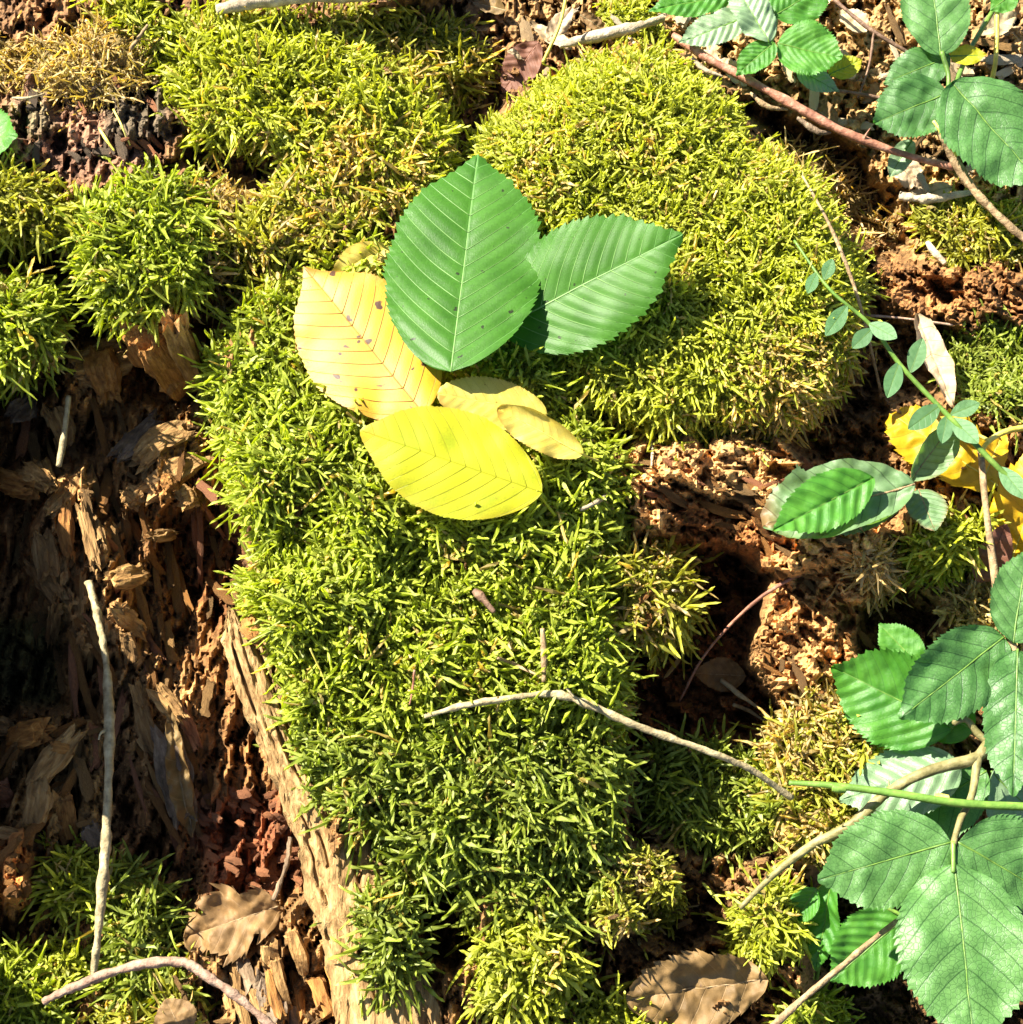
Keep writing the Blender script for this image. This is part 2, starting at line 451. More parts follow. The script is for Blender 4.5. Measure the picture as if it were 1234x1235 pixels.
lay([(60, 420), (160, 410), (165, 490), (80, 500)], -3.8, 12, (0.30, 0.17, 0.075))
lay([(130, 490), (240, 485), (265, 560), (250, 620), (140, 610)], -4.6, 14, (0.28, 0.16, 0.07))
lay([(40, 570), (110, 560), (150, 700), (160, 800), (110, 800), (60, 760), (30, 690)], -4.0, 16, (0.30, 0.19, 0.10))
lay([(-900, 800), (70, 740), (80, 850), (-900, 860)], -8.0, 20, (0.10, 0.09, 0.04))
lay([(130, 790), (240, 800), (250, 930), (190, 960), (130, 880)], -5.0, 18, (0.24, 0.15, 0.08))
lay([(0, 870), (130, 860), (120, 1020), (-60, 1030)], -5.2, 18, (0.27, 0.17, 0.08))
lay([(-200, 1000), (40, 1000), (40, 1090), (-200, 1095)], -2.8, 10, (0.42, 0.19, 0.07))
lay([(230, 970), (340, 960), (360, 1070), (260, 1080)], -6.0, 15, RED)
lay([(225, 1080), (400, 1080), (430, 1400), (160, 1400)], -4.8, 15, (0.20, 0.125, 0.065))
# middle ridge, right mound
lay([(240, 430), (330, 330), (430, 290), (560, 240), (660, 420), (740, 540), (735, 700), (745, 850), (740, 1000), (700, 1400), (420, 1400), (400, 1050), (360, 900), (345, 780), (300, 700), (285, 560)],
    np.interp(GY, [300, 600, 850, 1050, 1300], [0.6, 0.5, -0.4, -1.8, -3.4]), 22, (0.22, 0.13, 0.065))
lay([(570, 170), (700, 80), (780, 60), (860, 110), (900, 170), (980, 220), (1035, 330), (1030, 430), (980, 500), (800, 520), (690, 470), (650, 420), (640, 280)],
    1.0, 30, (0.22, 0.13, 0.065))
lay([(525, 90), (600, 70), (605, 130), (575, 170), (545, 200), (535, 150)], -4.2, 16, (0.14, 0.075, 0.04))
lay([(590, -900), (620, 50), (700, 45), (790, 40), (840, 80), (1060, 190), (2000, 260), (2000, -900)], -3.4, 22, (0.30, 0.21, 0.12))
lay([(900, 130), (980, 150), (1070, 220), (1110, 290), (1060, 310), (1010, 260), (960, 190)], -7.0, 14, (0.16, 0.10, 0.05))
lay([(420, 40), (480, 0), (580, 0), (600, 70), (560, 100), (520, 100)], -3.2, 18, (0.17, 0.11, 0.06))
lay([(1060, 195), (1180, 200), (1300, 230), (1300, 320), (1100, 310), (1080, 250)], -3.2, 18, (0.42, 0.29, 0.15))
lay([(1050, 325), (1100, 310), (1300, 320), (1300, 395), (1150, 395), (1070, 375)], -1.6, 14, (0.25, 0.135, 0.065))
lay([(1040, 390), (1150, 400), (1150, 500), (1050, 500)], -3.8, 18, (0.20, 0.12, 0.06))
# crumbling rot on the right
lay([(1060, 480), (1300, 470), (1300, 640), (1190, 700), (1080, 640)], -0.4, 18, (0.22, 0.13, 0.065))
lay([(735, 540), (810, 520), (950, 530), (1070, 640), (1080, 690), (930, 700), (870, 660), (760, 640)], 1.1, 16, (0.50, 0.33, 0.18))
lay([(800, 590), (900, 610), (960, 660), (900, 690), (820, 650)], -1.0, 16, (0.32, 0.15, 0.065))
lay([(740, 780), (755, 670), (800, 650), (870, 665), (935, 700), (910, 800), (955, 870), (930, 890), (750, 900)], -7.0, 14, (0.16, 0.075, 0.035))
lay([(735, 680), (790, 660), (825, 700), (830, 745), (795, 775), (745, 765)], -1.8, 10, (0.2, 0.12, 0.06))
lay([(930, 690), (1040, 670), (1055, 780), (1080, 850), (1000, 880), (950, 860), (908, 800)], -1.8, 14, (0.44, 0.27, 0.14))
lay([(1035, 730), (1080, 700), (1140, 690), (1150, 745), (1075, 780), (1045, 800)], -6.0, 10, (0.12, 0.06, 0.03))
lay([(1080, 690), (1260, 640), (1300, 780), (1150, 760)], -2.6, 16, (0.40, 0.29, 0.16))
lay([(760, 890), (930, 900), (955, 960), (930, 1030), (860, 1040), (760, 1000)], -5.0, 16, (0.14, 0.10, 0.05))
lay([(700, 1040), (880, 1040), (900, 1140), (960, 1180), (940, 1400), (690, 1400)], -4.2, 16, (0.20, 0.12, 0.06))
lay([(720, 1035), (800, 1020), (830, 1080), (810, 1130), (715, 1120)], -1.3, 12, (0.38, 0.29, 0.11))
lay([(760, 1080), (870, 1080), (890, 1130), (830, 1140), (770, 1130)], -5.5, 10, (0.14, 0.08, 0.04))
lay([(975, 1040), (1300, 960), (2000, 1000), (2000, 1500), (960, 1500), (985, 1180)], -9.0, 20, (0.11, 0.065, 0.035))  # soil colour darkened to stand in for shade under the bramble leaves
lay([(930, 880), (980, 830), (1090, 850), (1120, 920), (1060, 1000), (990, 1040), (930, 1020)], -2.6, 16, (0.30, 0.23, 0.09))
lay([(500, 1060), (545, 1062), (575, 1105), (572, 1160), (545, 1170), (510, 1150)], -7.0, 8, (0.16, 0.10, 0.05))
# left rim out of view; its taller wall is added to shade the hollow
shade_wall = np.interp(GY, [470, 560, 640, 800, 860, 990], [1.5, 2.5, 5.5, 5.0, 2.0, 0.5]) + 4.0 * (fbm(GX / 50, GY / 50, seed=41) - 0.5)
lay([(-290, 470), (-40, 470), (-60, 700), (-45, 860), (-70, 970), (-290, 990)], shade_wall, 18, BROWN)  # unseen wall, its height set by the shade it throws
lay([(-260, 1110), (-60, 1120), (-70, 1300), (-260, 1300)], 0.5, 18, BROWN)

# roughness of dead wood: cracks across the grain, pits, fibres
east = sstep(600, 760, GX)
gu = np.where(GX < 680, GX * 0.97 + GY * 0.24, GX * -0.55 + GY * 0.83)     # across the grain
gv = np.where(GX < 680, GY * 0.97 - GX * 0.24, GX * 0.83 + GY * 0.55)      # along the grain
qx = gu + 14 * (fbm(GX / 30, GY / 30, seed=51) - 0.5)
qy = gv + 14 * (fbm(GX / 30, GY / 30, seed=52) - 0.5)
qy = qy * (1 + 1.3 * east) * np.where(GY < 270, 2.0, 1.0)
rough = 1.6 * (fbm(GX / 70, GY / 70, seed=21) - 0.5)
f1, f2, cid = worley(qx / 17, qy / 74, 31)
corner = np.where(GY < 270, 0.45, 1.0)
rough += corner * (1.3 * (cid - 0.5)) + (1 - corner) * 2.4 * (fbm(GX / 22, GY / 18, seed=88, oct=4) - 0.5) - corner * 0.6 * (1 - sstep(0.02, 0.12, f2 - f1))
f1, f2, cid2 = worley(qx / 7, qy / 44, 37)
rough += 0.5 * (cid2 - 0.5) - 0.15 * (1 - sstep(0.02, 0.2, f2 - f1))
rough += 0.7 * (fbm(qx / 7, qy / 60, seed=23, oct=3) - 0.5) + 0.42 * (fbm(qx / 4.5, qy / 13, seed=24, oct=2) - 0.5)
rough -= 1.4 * sstep(0.62, 0.72, fbm(qx / 16, qy / 50, seed=77, oct=3))
E += rough
C *= (0.70 + 0.6 * cid2)[..., None]
C *= (0.75 + 0.5 * fbm(GX / 40, GY / 40, seed=90))[..., None]
C = np.clip(C * np.array((1.06, 0.94, 0.64)), 0.012, 0.8)
EW = E.copy()                                   # bare wood; E grows with the moss

def look(A, px, py):
    fx = np.clip(np.interp(np.asarray(px, float), gx, np.arange(len(gx))), 0, len(gx) - 1.001)
    fy = np.clip(np.interp(np.asarray(py, float), gy, np.arange(len(gy))), 0, len(gy) - 1.001)
    ix, iy = fx.astype(int), fy.astype(int)
    tx, ty = fx - ix, fy - iy
    if A.ndim == 3:
        tx, ty = tx[..., None], ty[..., None]
    return (A[iy, ix] * (1 - tx) + A[iy, ix + 1] * tx) * (1 - ty) + (A[iy + 1, ix] * (1 - tx) + A[iy + 1, ix + 1] * tx) * ty

# the stump sinks into the forest floor outside its rim
P = place(GX, GY, E)
edge = np.maximum.reduce([-GX - 275, GX - 1380, -GY - 150, GY - 1370]) + 60 * (fbm(GX / 90, GY / 90, seed=61) - 0.5)
fall = sstep(0, 130, edge)
Pg = P.copy()
low = P[..., 2] * (1 - fall) + (-0.012) * fall
P[..., 2] = low
ring = sstep(60, 130, edge)
quads = grid_quads(len(gy), len(gx))[:, ::-1]
cx = ((GX[:-1, :-1] + GX[1:, 1:]) / 2).ravel(); cy = ((GY[:-1, :-1] + GY[1:, 1:]) / 2).ravel()
floor_poly = [(560, -900), (600, 30), (640, 110), (700, 62), (790, 48), (850, 95), (905, 140), (990, 190), (1070, 250), (1110, 305), (2400, 320), (2400, -900)]
floor_poly2 = [(960, 1045), (1000, 1010), (1090, 960), (2400, 900), (2400, 2400), (1000, 2400), (940, 1180)]
isfloor = (sdist(cx, cy, floor_poly) > 0) | (sdist(cx, cy, floor_poly2) > 0) | (fall[:-1, :-1].ravel() > 0.5)

def subset(name, mask, mat, parent=None):
    q = quads[mask]
    used = np.unique(q)
    idx = np.full(P.shape[0] * P.shape[1], -1); idx[used] = np.arange(len(used))
    return mesh_from(name, off(P.reshape(-1, 3)[used], parent), idx[q], mat, parent, False, col=C.reshape(-1, 3)[used])

soil = wood_mat('forest_soil', (0.012, 0.008, 0.004), (0.05, 0.03, 0.014), (0.16, 0.10, 0.05), (1, 1, 1), 90, 1.0)
stump = empty('tree_stump', (0, 0, 0), 'broken rotten tree stump of crumbling brown wood overgrown with moss', 'tree stump')
subset('rotten_core', ~isfloor, M['field'], stump)
ff = subset('forest_floor', isfloor, M['field'])
tag(ff, kind='structure')
n = 60
a = np.linspace(0, 2 * math.pi, n, endpoint=False)
rr = np.array([0.0, 0.6, 2, 8, 40])
V = np.stack([np.outer(rr, np.cos(a)), np.outer(rr, np.sin(a)), np.zeros((5, n))], -1)
V[..., 2] = 0
gd = mesh_from('ground', V.reshape(-1, 3), grid_quads(5, n, True), soil)
tag(gd, kind='structure')

# ------------------------------------------------------------------ moss
PAL = {  # shoot colours: deep, mid, tip, dry share, dry colour
    'green': ((0.16, 0.21, 0.010), (0.30, 0.36, 0.017), (0.46, 0.50, 0.085), 0.07, (0.50, 0.40, 0.15)),
    'lime':  ((0.20, 0.235, 0.010), (0.35, 0.385, 0.018), (0.53, 0.54, 0.10), 0.10, (0.55, 0.44, 0.18)),
    'dark':  ((0.11, 0.15, 0.012), (0.21, 0.26, 0.020), (0.36, 0.41, 0.08), 0.05, (0.44, 0.35, 0.11)),  # darker greens; on the front cushion they stand in for its shade
    'olive': ((0.18, 0.19, 0.014), (0.32, 0.32, 0.025), (0.48, 0.47, 0.085), 0.26, (0.52, 0.41, 0.18)),
    'straw': ((0.26, 0.19, 0.07), (0.46, 0.36, 0.14), (0.60, 0.50, 0.25), 0.6, (0.52, 0.40, 0.20)),
}
GLOBAL_DENS = 1.0
N_SHOOT = [0]
PRESSED = [[(545, 455), (460, 330), (480, 240), (578, 195), (630, 260), (640, 350), (610, 430)], [(605, 400), (640, 300), (740, 255), (825, 282), (780, 370), (690, 425)],
           [(365, 325), (450, 340), (530, 390), (545, 460), (500, 500), (420, 470), (370, 400)], [(435, 532), (510, 485), (600, 500), (655, 580), (650, 610), (560, 625), (480, 590)],
           [(530, 470), (600, 450), (660, 495), (705, 550), (640, 530), (560, 500)]]      # where laid leaves press the moss down

def moss(label, poly, H=1.2, W=45, slen=0.85, srad=0.062, dens=1.0, pal='green', lump=0.7, holes=(), group='moss cushions on the stump', droop=0.35, fine=1.0, lumpscale=75, seed=1, brown=None):
    """a moss cushion: its domed body and, as one mass, the shoots growing from it"""
    global E
    poly = [(float(a), float(b)) for a, b in poly]
    d = sdist(GX, GY, poly) + 16 * (fbm(GX / 26, GY / 26, seed=seed * 7 + 1) - 0.5) * 2 * 0.7
    for h in holes:
        d = np.minimum(d, -sdist(GX, GY, h) + 10 * (fbm(GX / 15, GY / 15, seed=seed + 70) - 0.5))
    inside = d > 0
    ys, xs = np.where(inside)
    i0, i1, j0, j1 = ys.min() - 9, ys.max() + 10, xs.min() - 9, xs.max() + 10
    i0, j0 = max(i0, 0), max(j0, 0)
    sl = (slice(i0, i1), slice(j0, j1))
    dd = d[sl]
    q = np.clip(dd / W, 0, 1)
    dome = np.sqrt(np.maximum(0, 1 - (1 - q) ** 2))
    # the cushion smooths over the wood below it
    base = EW[sl] - rough[sl] * 0.8
    bumps = fbm(GX[sl] / lumpscale, GY[sl] / lumpscale, seed=seed * 13 + 5, oct=3) - 0.5
    small = fbm(GX[sl] / 22, GY[sl] / 22, seed=seed * 5 + 2, oct=2) - 0.5
    e = base + dome * (H + lump * 2.2 * bumps + 0.6 * small) - 0.12
    e = np.where(dd < 0, EW[sl], e)
    PP = place(GX[sl], GY[sl], e)
    loc = PP[dd > 0].mean(0); loc[2] = PP[dd > 0][:, 2].min()
    root = empty('moss_cushion', loc, label, 'moss', group)
    hx, hy, hd, hP = GX[sl][::2, ::2], GY[sl][::2, ::2], dd[::2, ::2], place(GX[sl], GY[sl], e - 0.2)[::2, ::2]
    ni, nj = hd.shape
    qd = grid_quads(ni, nj)[:, ::-1]
    keep = (hd.ravel()[qd] > -2 * STEP).all(1)
    qd = qd[keep]
    used = np.unique(qd); idx = np.full(ni * nj, -1); idx[used] = np.arange(len(used))
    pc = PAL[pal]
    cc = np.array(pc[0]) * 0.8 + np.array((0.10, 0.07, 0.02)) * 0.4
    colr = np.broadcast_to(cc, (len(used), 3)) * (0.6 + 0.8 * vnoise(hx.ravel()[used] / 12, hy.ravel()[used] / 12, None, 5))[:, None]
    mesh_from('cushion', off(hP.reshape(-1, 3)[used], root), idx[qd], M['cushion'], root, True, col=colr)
    E[sl] = np.where(dd > 0, np.maximum(E[sl], e), E[sl])
    # shoots
    du = np.gradient(PP, axis=1); dv = np.gradient(PP, axis=0)
    nn = np.cross(dv, du)
    area = np.linalg.norm(nn, axis=-1)
    nn = nrm(nn)
    flat = (STEP * PX) ** 2
    patch = fbm(GX[sl] / 30, GY[sl] / 30, seed=seed * 3 + 8, oct=3)
    cell = np.maximum(1.0, np.gradient(GX[sl], axis=1) * np.gradient(GY[sl], axis=0) / STEP ** 2)
    w = np.where(dd > 0, np.minimum(area, flat * 4 * cell), np.where(dd > -26, 0.16 * flat * (1 + dd / 26), 0))      # stray shoots creep over the rim * (0.55 + 1.0 * sstep(0.34, 0.55, patch))
    slen, srad = slen * 0.86, srad * 1.2
    n = int(dens * GLOBAL_DENS * w.sum() / (slen * srad * 1e-4 * 1.5) * 2.4)
    r = np.random.default_rng(seed + 100)
    pick = r.choice(w.size, n, p=(w / w.sum()).ravel())
    pi, pj = np.unravel_index(pick, w.shape)
    jx, jy = r.random(n) - 0.5, r.random(n) - 0.5
    p0 = PP[pi, pj] + du[pi, pj] * jx[:, None] + dv[pi, pj] * jy[:, None]
    nv = nn[pi, pj]
    gyy, gxx = np.gradient(dd)
    outv = -(gxx[pi, pj][:, None] * nrm(du[pi, pj]) + gyy[pi, pj][:, None] * nrm(dv[pi, pj])) / STEP
    qe = q[pi, pj]
    ppx, ppy = GX[sl][pi, pj], GY[sl][pi, pj]
    ang = 2 * math.pi * 2.2 * fbm(ppx / 34, ppy / 34, seed=seed + 31, oct=2) + r.normal(0, 0.7, n)
    fl = np.cos(ang)[:, None] * nrm(du[pi, pj]) + np.sin(ang)[:, None] * nrm(dv[pi, pj])
    down = np.array([0, -0.35, -0.8])
    D = nrm(nv * 0.48 + fl * r.uniform(0.4, 1.2, n)[:, None] + outv * ((1 - qe) * 0.9)[:, None] + r.normal(0, 0.25, (n, 3)))
    bend = (down * droop * 0.5 + fl * 0.15 + r.normal(0, 0.46, (n, 3)))
    side = r.normal(0, 0.15, (n, 3))
    Ls = slen * 0.01 * r.uniform(0.55, 1.35, n) * fine
    rs = srad * 0.01 * r.uniform(0.7, 1.25, n) * fine
    under = np.zeros(n, bool)
    for pl in PRESSED:
        under |= sdist(ppx, ppy, pl) > -7
    Ls = np.where(under, Ls * 0.4, Ls)
    K = 6
    s = np.array([0, .24, .47, .7, .93, 1.0])
    prof = np.array([0.7, 1.2, 0.72, 1.2, 0.8, 0.15])
    S = s[None, :, None]
    path = p0[:, None] - nv[:, None] * 0.0008 + D[:, None] * (Ls[:, None, None] * S) + bend[:, None] * (Ls[:, None, None] * S * S) + side[:, None] * (Ls[:, None, None] * np.sin(S * 4.4))
    A = nrm(np.cross(D, r.normal(0, 1, (n, 3)))); B = np.cross(D, A)
    th = np.arange(3) * 2 * math.pi / 3
    tw = th[None, :] + np.arange(K)[:, None] * (math.pi / 3)
    rad = rs[:, None, None] * prof[None, :, None]
    V = path[:, :, None] + (rad * np.cos(tw)[None])[..., None] * A[:, None, None] + (rad * np.sin(tw)[None])[..., None] * B[:, None, None]
    V = V.reshape(-1, 3)
    g1 = grid_quads(K, 3, True)
    Q = (np.arange(n)[:, None, None] * (K * 3) + g1[None]).reshape(-1, 4)
    # colour belongs to the shoot: older stems browner, young tips paler
    hue = np.clip(fbm(ppx / 45, ppy / 45, seed=seed + 55, oct=3) * 1.9 - 0.45 + r.normal(0, 0.22, n), 0, 1)
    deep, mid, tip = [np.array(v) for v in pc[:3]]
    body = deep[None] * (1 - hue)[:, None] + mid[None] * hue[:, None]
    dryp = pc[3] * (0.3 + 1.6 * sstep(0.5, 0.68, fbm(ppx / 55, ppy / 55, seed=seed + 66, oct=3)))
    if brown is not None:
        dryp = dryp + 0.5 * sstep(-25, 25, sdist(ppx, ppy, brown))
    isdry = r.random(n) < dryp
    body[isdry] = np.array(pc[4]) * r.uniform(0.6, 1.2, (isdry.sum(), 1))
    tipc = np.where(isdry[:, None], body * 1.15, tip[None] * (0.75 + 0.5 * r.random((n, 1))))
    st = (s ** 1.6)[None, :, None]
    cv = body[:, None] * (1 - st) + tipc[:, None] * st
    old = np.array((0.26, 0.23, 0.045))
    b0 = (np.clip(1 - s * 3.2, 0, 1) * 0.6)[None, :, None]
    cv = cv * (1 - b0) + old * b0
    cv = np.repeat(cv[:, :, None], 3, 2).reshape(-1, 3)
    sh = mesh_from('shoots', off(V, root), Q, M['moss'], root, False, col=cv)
    tag(sh, kind='stuff')
    N_SHOOT[0] += n
    return root

moss('wide bright moss carpet under the yellow leaves, along the middle of the stump',
     [(238, 450), (290, 392), (335, 330), (400, 300), (470, 285), (560, 270), (650, 425), (715, 495), (752, 560), (735, 640), (748, 720), (742, 800), (752, 850),
      (740, 900), (640, 880), (540, 890), (430, 895), (350, 860), (342, 800), (290, 725), (325, 650), (288, 610), (272, 530)],
     1.5, 50, 0.9, 0.066, 1.0, 'green', 1.15, lumpscale=62, seed=1, holes=[[(365, 610), (385, 605), (392, 640), (372, 650)], [(330, 655), (372, 660), (365, 672), (330, 668)]])
moss('moss hanging down the front below the long bent twig, its green darkened for shade',
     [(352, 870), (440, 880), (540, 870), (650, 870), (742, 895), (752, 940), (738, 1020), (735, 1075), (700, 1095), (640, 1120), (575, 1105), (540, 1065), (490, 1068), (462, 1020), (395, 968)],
     1.7, 60, 1.0, 0.07, 1.0, 'dark', 0.9, seed=2, droop=0.6, holes=[[(462, 962), (500, 968), (498, 985), (465, 982)], [(660, 1040), (690, 1030), (690, 1070), (665, 1065)], [(498, 1052), (548, 1058), (580, 1120), (500, 1120)]])  # front turned from the sun: that shade is put into the shoot colour
moss('small shaggy moss tuft beside the lower end of the bark slab',
     [(436, 1090), (460, 1070), (495, 1090), (508, 1120), (505, 1165), (482, 1200), (448, 1180)], 1.7, 38, 1.05, 0.07, 1.1, 'dark', 0.3, seed=3, droop=0.6)
moss('yellowish moss tuft at the foot of the hanging shade-darkened moss',
     [(572, 1130), (640, 1105), (692, 1135), (700, 1195), (650, 1228), (585, 1215)], 1.6, 40, 1.0, 0.07, 1.1, 'lime', 0.4, seed=4, droop=0.6)
moss('little moss tuft in front of the large dry brown leaf', [(690, 1215), (740, 1200), (790, 1222), (800, 1280), (680, 1290)], 1.2, 30, 0.9, 0.07, 1.0, 'lime', 0.3, seed=5)
moss('large smooth rounded moss mound behind and beside the green leaves',
     [(572, 165), (640, 118), (700, 70), (780, 55), (860, 100), (900, 168), (975, 200), (1010, 260), (1042, 330), (1035, 430), (995, 490), (930, 532), (860, 520), (800, 530), (735, 500),
      (680, 472), (648, 420), (635, 300), (600, 245)],
     2.6, 130, 0.68, 0.054, 1.0, 'lime', 0.7, seed=6, lumpscale=110, brown=[(880, 440), (1050, 380), (1060, 540), (870, 560)])
moss('pale tangled moss sheet behind the dark rotten patch of the stump',
     [(60, -60), (150, -20), (190, 25), (260, 12), (360, 25), (440, 58), (500, 108), (552, 150), (545, 215), (475, 270), (420, 300), (355, 245), (330, 180), (250, 178), (205, 125), (180, 60)],
     1.3, 50, 0.85, 0.06, 0.95, 'lime', 0.9, seed=7, brown=[(400, 130), (520, 180), (470, 260), (380, 240)])
moss('low olive moss left of the spotted yellow leaf tip', [(268, 300), (330, 218), (400, 235), (455, 285), (400, 325), (335, 375), (285, 365)], 1.3, 40, 0.85, 0.064, 1.0, 'olive', 0.7, seed=8)
moss('round bushy moss cushion overhanging the orange wood stub', [(88, 275), (140, 218), (225, 210), (255, 260), (240, 340), (185, 385), (130, 390), (100, 335)], 2.0, 60, 1.0, 0.066, 1.15, 'green', 0.4, seed=9, droop=0.5)
moss('bright moss bulge at the outer rim beside the dark hollow', [(-160, 330), (-20, 322), (45, 338), (78, 380), (62, 430), (15, 462), (-160, 470)], 2.0, 60, 1.0, 0.066, 1.1, 'green', 0.4, seed=10, droop=0.5)
moss('ragged thin moss strip between rotten patch and outer moss bulge', [(-160, 215), (20, 205), (90, 245), (85, 292), (30, 285), (5, 318), (-160, 312)], 1.1, 32, 0.9, 0.064, 1.0, 'olive', 0.7, seed=11)
moss('dry straw coloured moss over the black rotten crumbs', [(-60, 30), (60, 55), (150, 10), (185, 60), (180, 100), (110, 130), (40, 110), (-60, 100)], 0.7, 30, 0.9, 0.042, 0.55, 'straw', 0.7, seed=12)
moss('brown wispy moss in the gap beside the round bushy cushion', [(235, 225), (290, 215), (300, 260), (275, 330), (260, 370), (245, 290)], 0.6, 24, 0.9, 0.05, 0.6, 'straw', 0.5, seed=13)
moss('bright moss tuft leaning on the upright pale stick', [(42, 1050), (90, 1028), (140, 1040), (150, 1075), (120, 1100), (60, 1090)], 1.4, 30, 0.9, 0.066, 1.1, 'lime', 0.4, seed=14)
moss('long haired dark moss hanging behind the upright pale stick', [(125, 1050), (165, 1040), (195, 1085), (212, 1140), (225, 1190), (180, 1215), (130, 1180), (120, 1100)], 1.5, 36, 1.2, 0.066, 1.0, 'dark', 0.5, seed=15, droop=0.8)
moss('small yellow moss knob above the curved pink twig', [(52, 1150), (80, 1125), (105, 1150), (100, 1188), (65, 1190)], 1.3, 26, 0.85, 0.066, 1.1, 'lime', 0.3, seed=16)
moss('moss tuft under the broken end of the curved pink twig', [(-120, 1150), (30, 1150), (75, 1190), (80, 1300), (-120, 1300)], 1.6, 40, 1.0, 0.066, 1.0, 'green', 0.5, seed=17)
moss('sparse moss below the curved pink twig', [(120, 1205), (230, 1175), (240, 1220), (200, 1300), (120, 1300)], 1.0, 30, 0.9, 0.062, 0.8, 'olive', 0.5, seed=18)
moss('spiky straw and green moss tuft on the edge of the dark hollow', [(735, 668), (795, 648), (832, 690), (840, 745), (800, 790), (752, 775), (732, 720)], 2.2, 45, 1.1, 0.068, 1.05, 'olive', 0.4, seed=19, droop=0.5)
moss('olive moss around the tip of the green stalk', [(930, 885), (980, 832), (1060, 850), (1100, 900), (1050, 955), (1035, 1015), (965, 1040), (930, 960)], 1.2, 36, 0.75, 0.058, 0.9, 'olive', 0.9, seed=20, brown=[(940, 830), (1060, 850), (1030, 910), (930, 900)])
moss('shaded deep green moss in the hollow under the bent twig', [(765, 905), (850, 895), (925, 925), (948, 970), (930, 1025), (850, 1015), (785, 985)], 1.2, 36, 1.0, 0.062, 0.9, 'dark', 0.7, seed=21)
moss('yellow green moss tuft at the lower end of the thorny cane', [(880, 1110), (930, 1068), (980, 1088), (970, 1132), (922, 1165), (888, 1155)], 1.4, 32, 0.85, 0.062, 1.0, 'lime', 0.4, seed=22)
moss('bright moss tuft below the withered green leaf', [(1085, 655), (1130, 628), (1188, 618), (1195, 660), (1150, 692), (1108, 692)], 1.3, 30, 0.9, 0.064, 1.1, 'lime', 0.4, seed=23)
moss('bleached straw moss beside the small dark hole', [(1030, 668), (1075, 650), (1095, 690), (1070, 722), (1038, 715)], 0.6, 30, 0.7, 0.05, 0.8, 'straw', 0.6, seed=24)
moss('straw coloured moss beneath the red brown leaf', [(1135, 715), (1200, 690), (1250, 720), (1230, 770), (1150, 762)], 0.9, 28, 0.8, 0.056, 0.8, 'straw', 0.5, seed=25)
moss('dull green moss pad below the rotten log', [(1128, 425), (1170, 395), (1320, 400), (1320, 505), (1185, 505), (1150, 465)], 1.5, 40, 0.75, 0.058, 1.0, 'dark', 0.6, seed=26)
moss('grey green moss in front of the forked broken stick', [(1095, 262), (1130, 240), (1320, 262), (1320, 320), (1150, 315)], 1.0, 30, 0.75, 0.056, 0.85, 'olive', 0.6, seed=27)
moss('brownish moss in the shaded cleft behind the stump', [(372, 18), (470, 5), (560, 25), (598, 85), (560, 150), (520, 130), (450, 62)], 1.0, 36, 0.85, 0.06, 0.8, 'olive', 0.8, seed=28)
moss('pale moss knob beside the bramble shoots behind the mound', [(722, 10), (780, -8), (796, 38), (752, 52)], 1.3, 26, 0.8, 0.058, 1.0, 'lime', 0.4, seed=29)
moss('bleached crusty moss on a rotten wood knob', [(722, 1040), (795, 1025), (822, 1080), (805, 1125), (718, 1118)], 0.7, 24, 0.55, 0.055, 0.9, 'olive', 0.7, seed=30, holes=[[(752, 1062), (775, 1060), (778, 1085), (755, 1088)]])
moss('tiny moss sprout beside the pale diagonal twig', [(955, 1215), (1000, 1198), (1018, 1225), (1010, 1260), (960, 1260)], 1.0, 24, 0.8, 0.06, 0.8, 'green', 0.3, seed=31)
moss('wispy dark moss in the shade behind the reddish cane', [(930, 165), (990, 190), (1050, 240), (1090, 290), (1050, 300), (1000, 245), (950, 200)], 0.6, 24, 1.0, 0.045, 0.6, 'straw', 0.6, seed=32)
moss('sunlit strip of moss at the far end of the spotted yellow leaf pile', [(690, 540), (740, 545), (755, 590), (735, 640), (700, 620)], 1.3, 30, 0.95, 0.066, 0.9, 'green', 0.5, seed=33)
print('shoots', N_SHOOT[0])

def surf(px, py, lift=0.0):
    """a place `lift` cm above whatever the stump has there"""
    return place(px, py, float(look(E, px, py)) + lift)

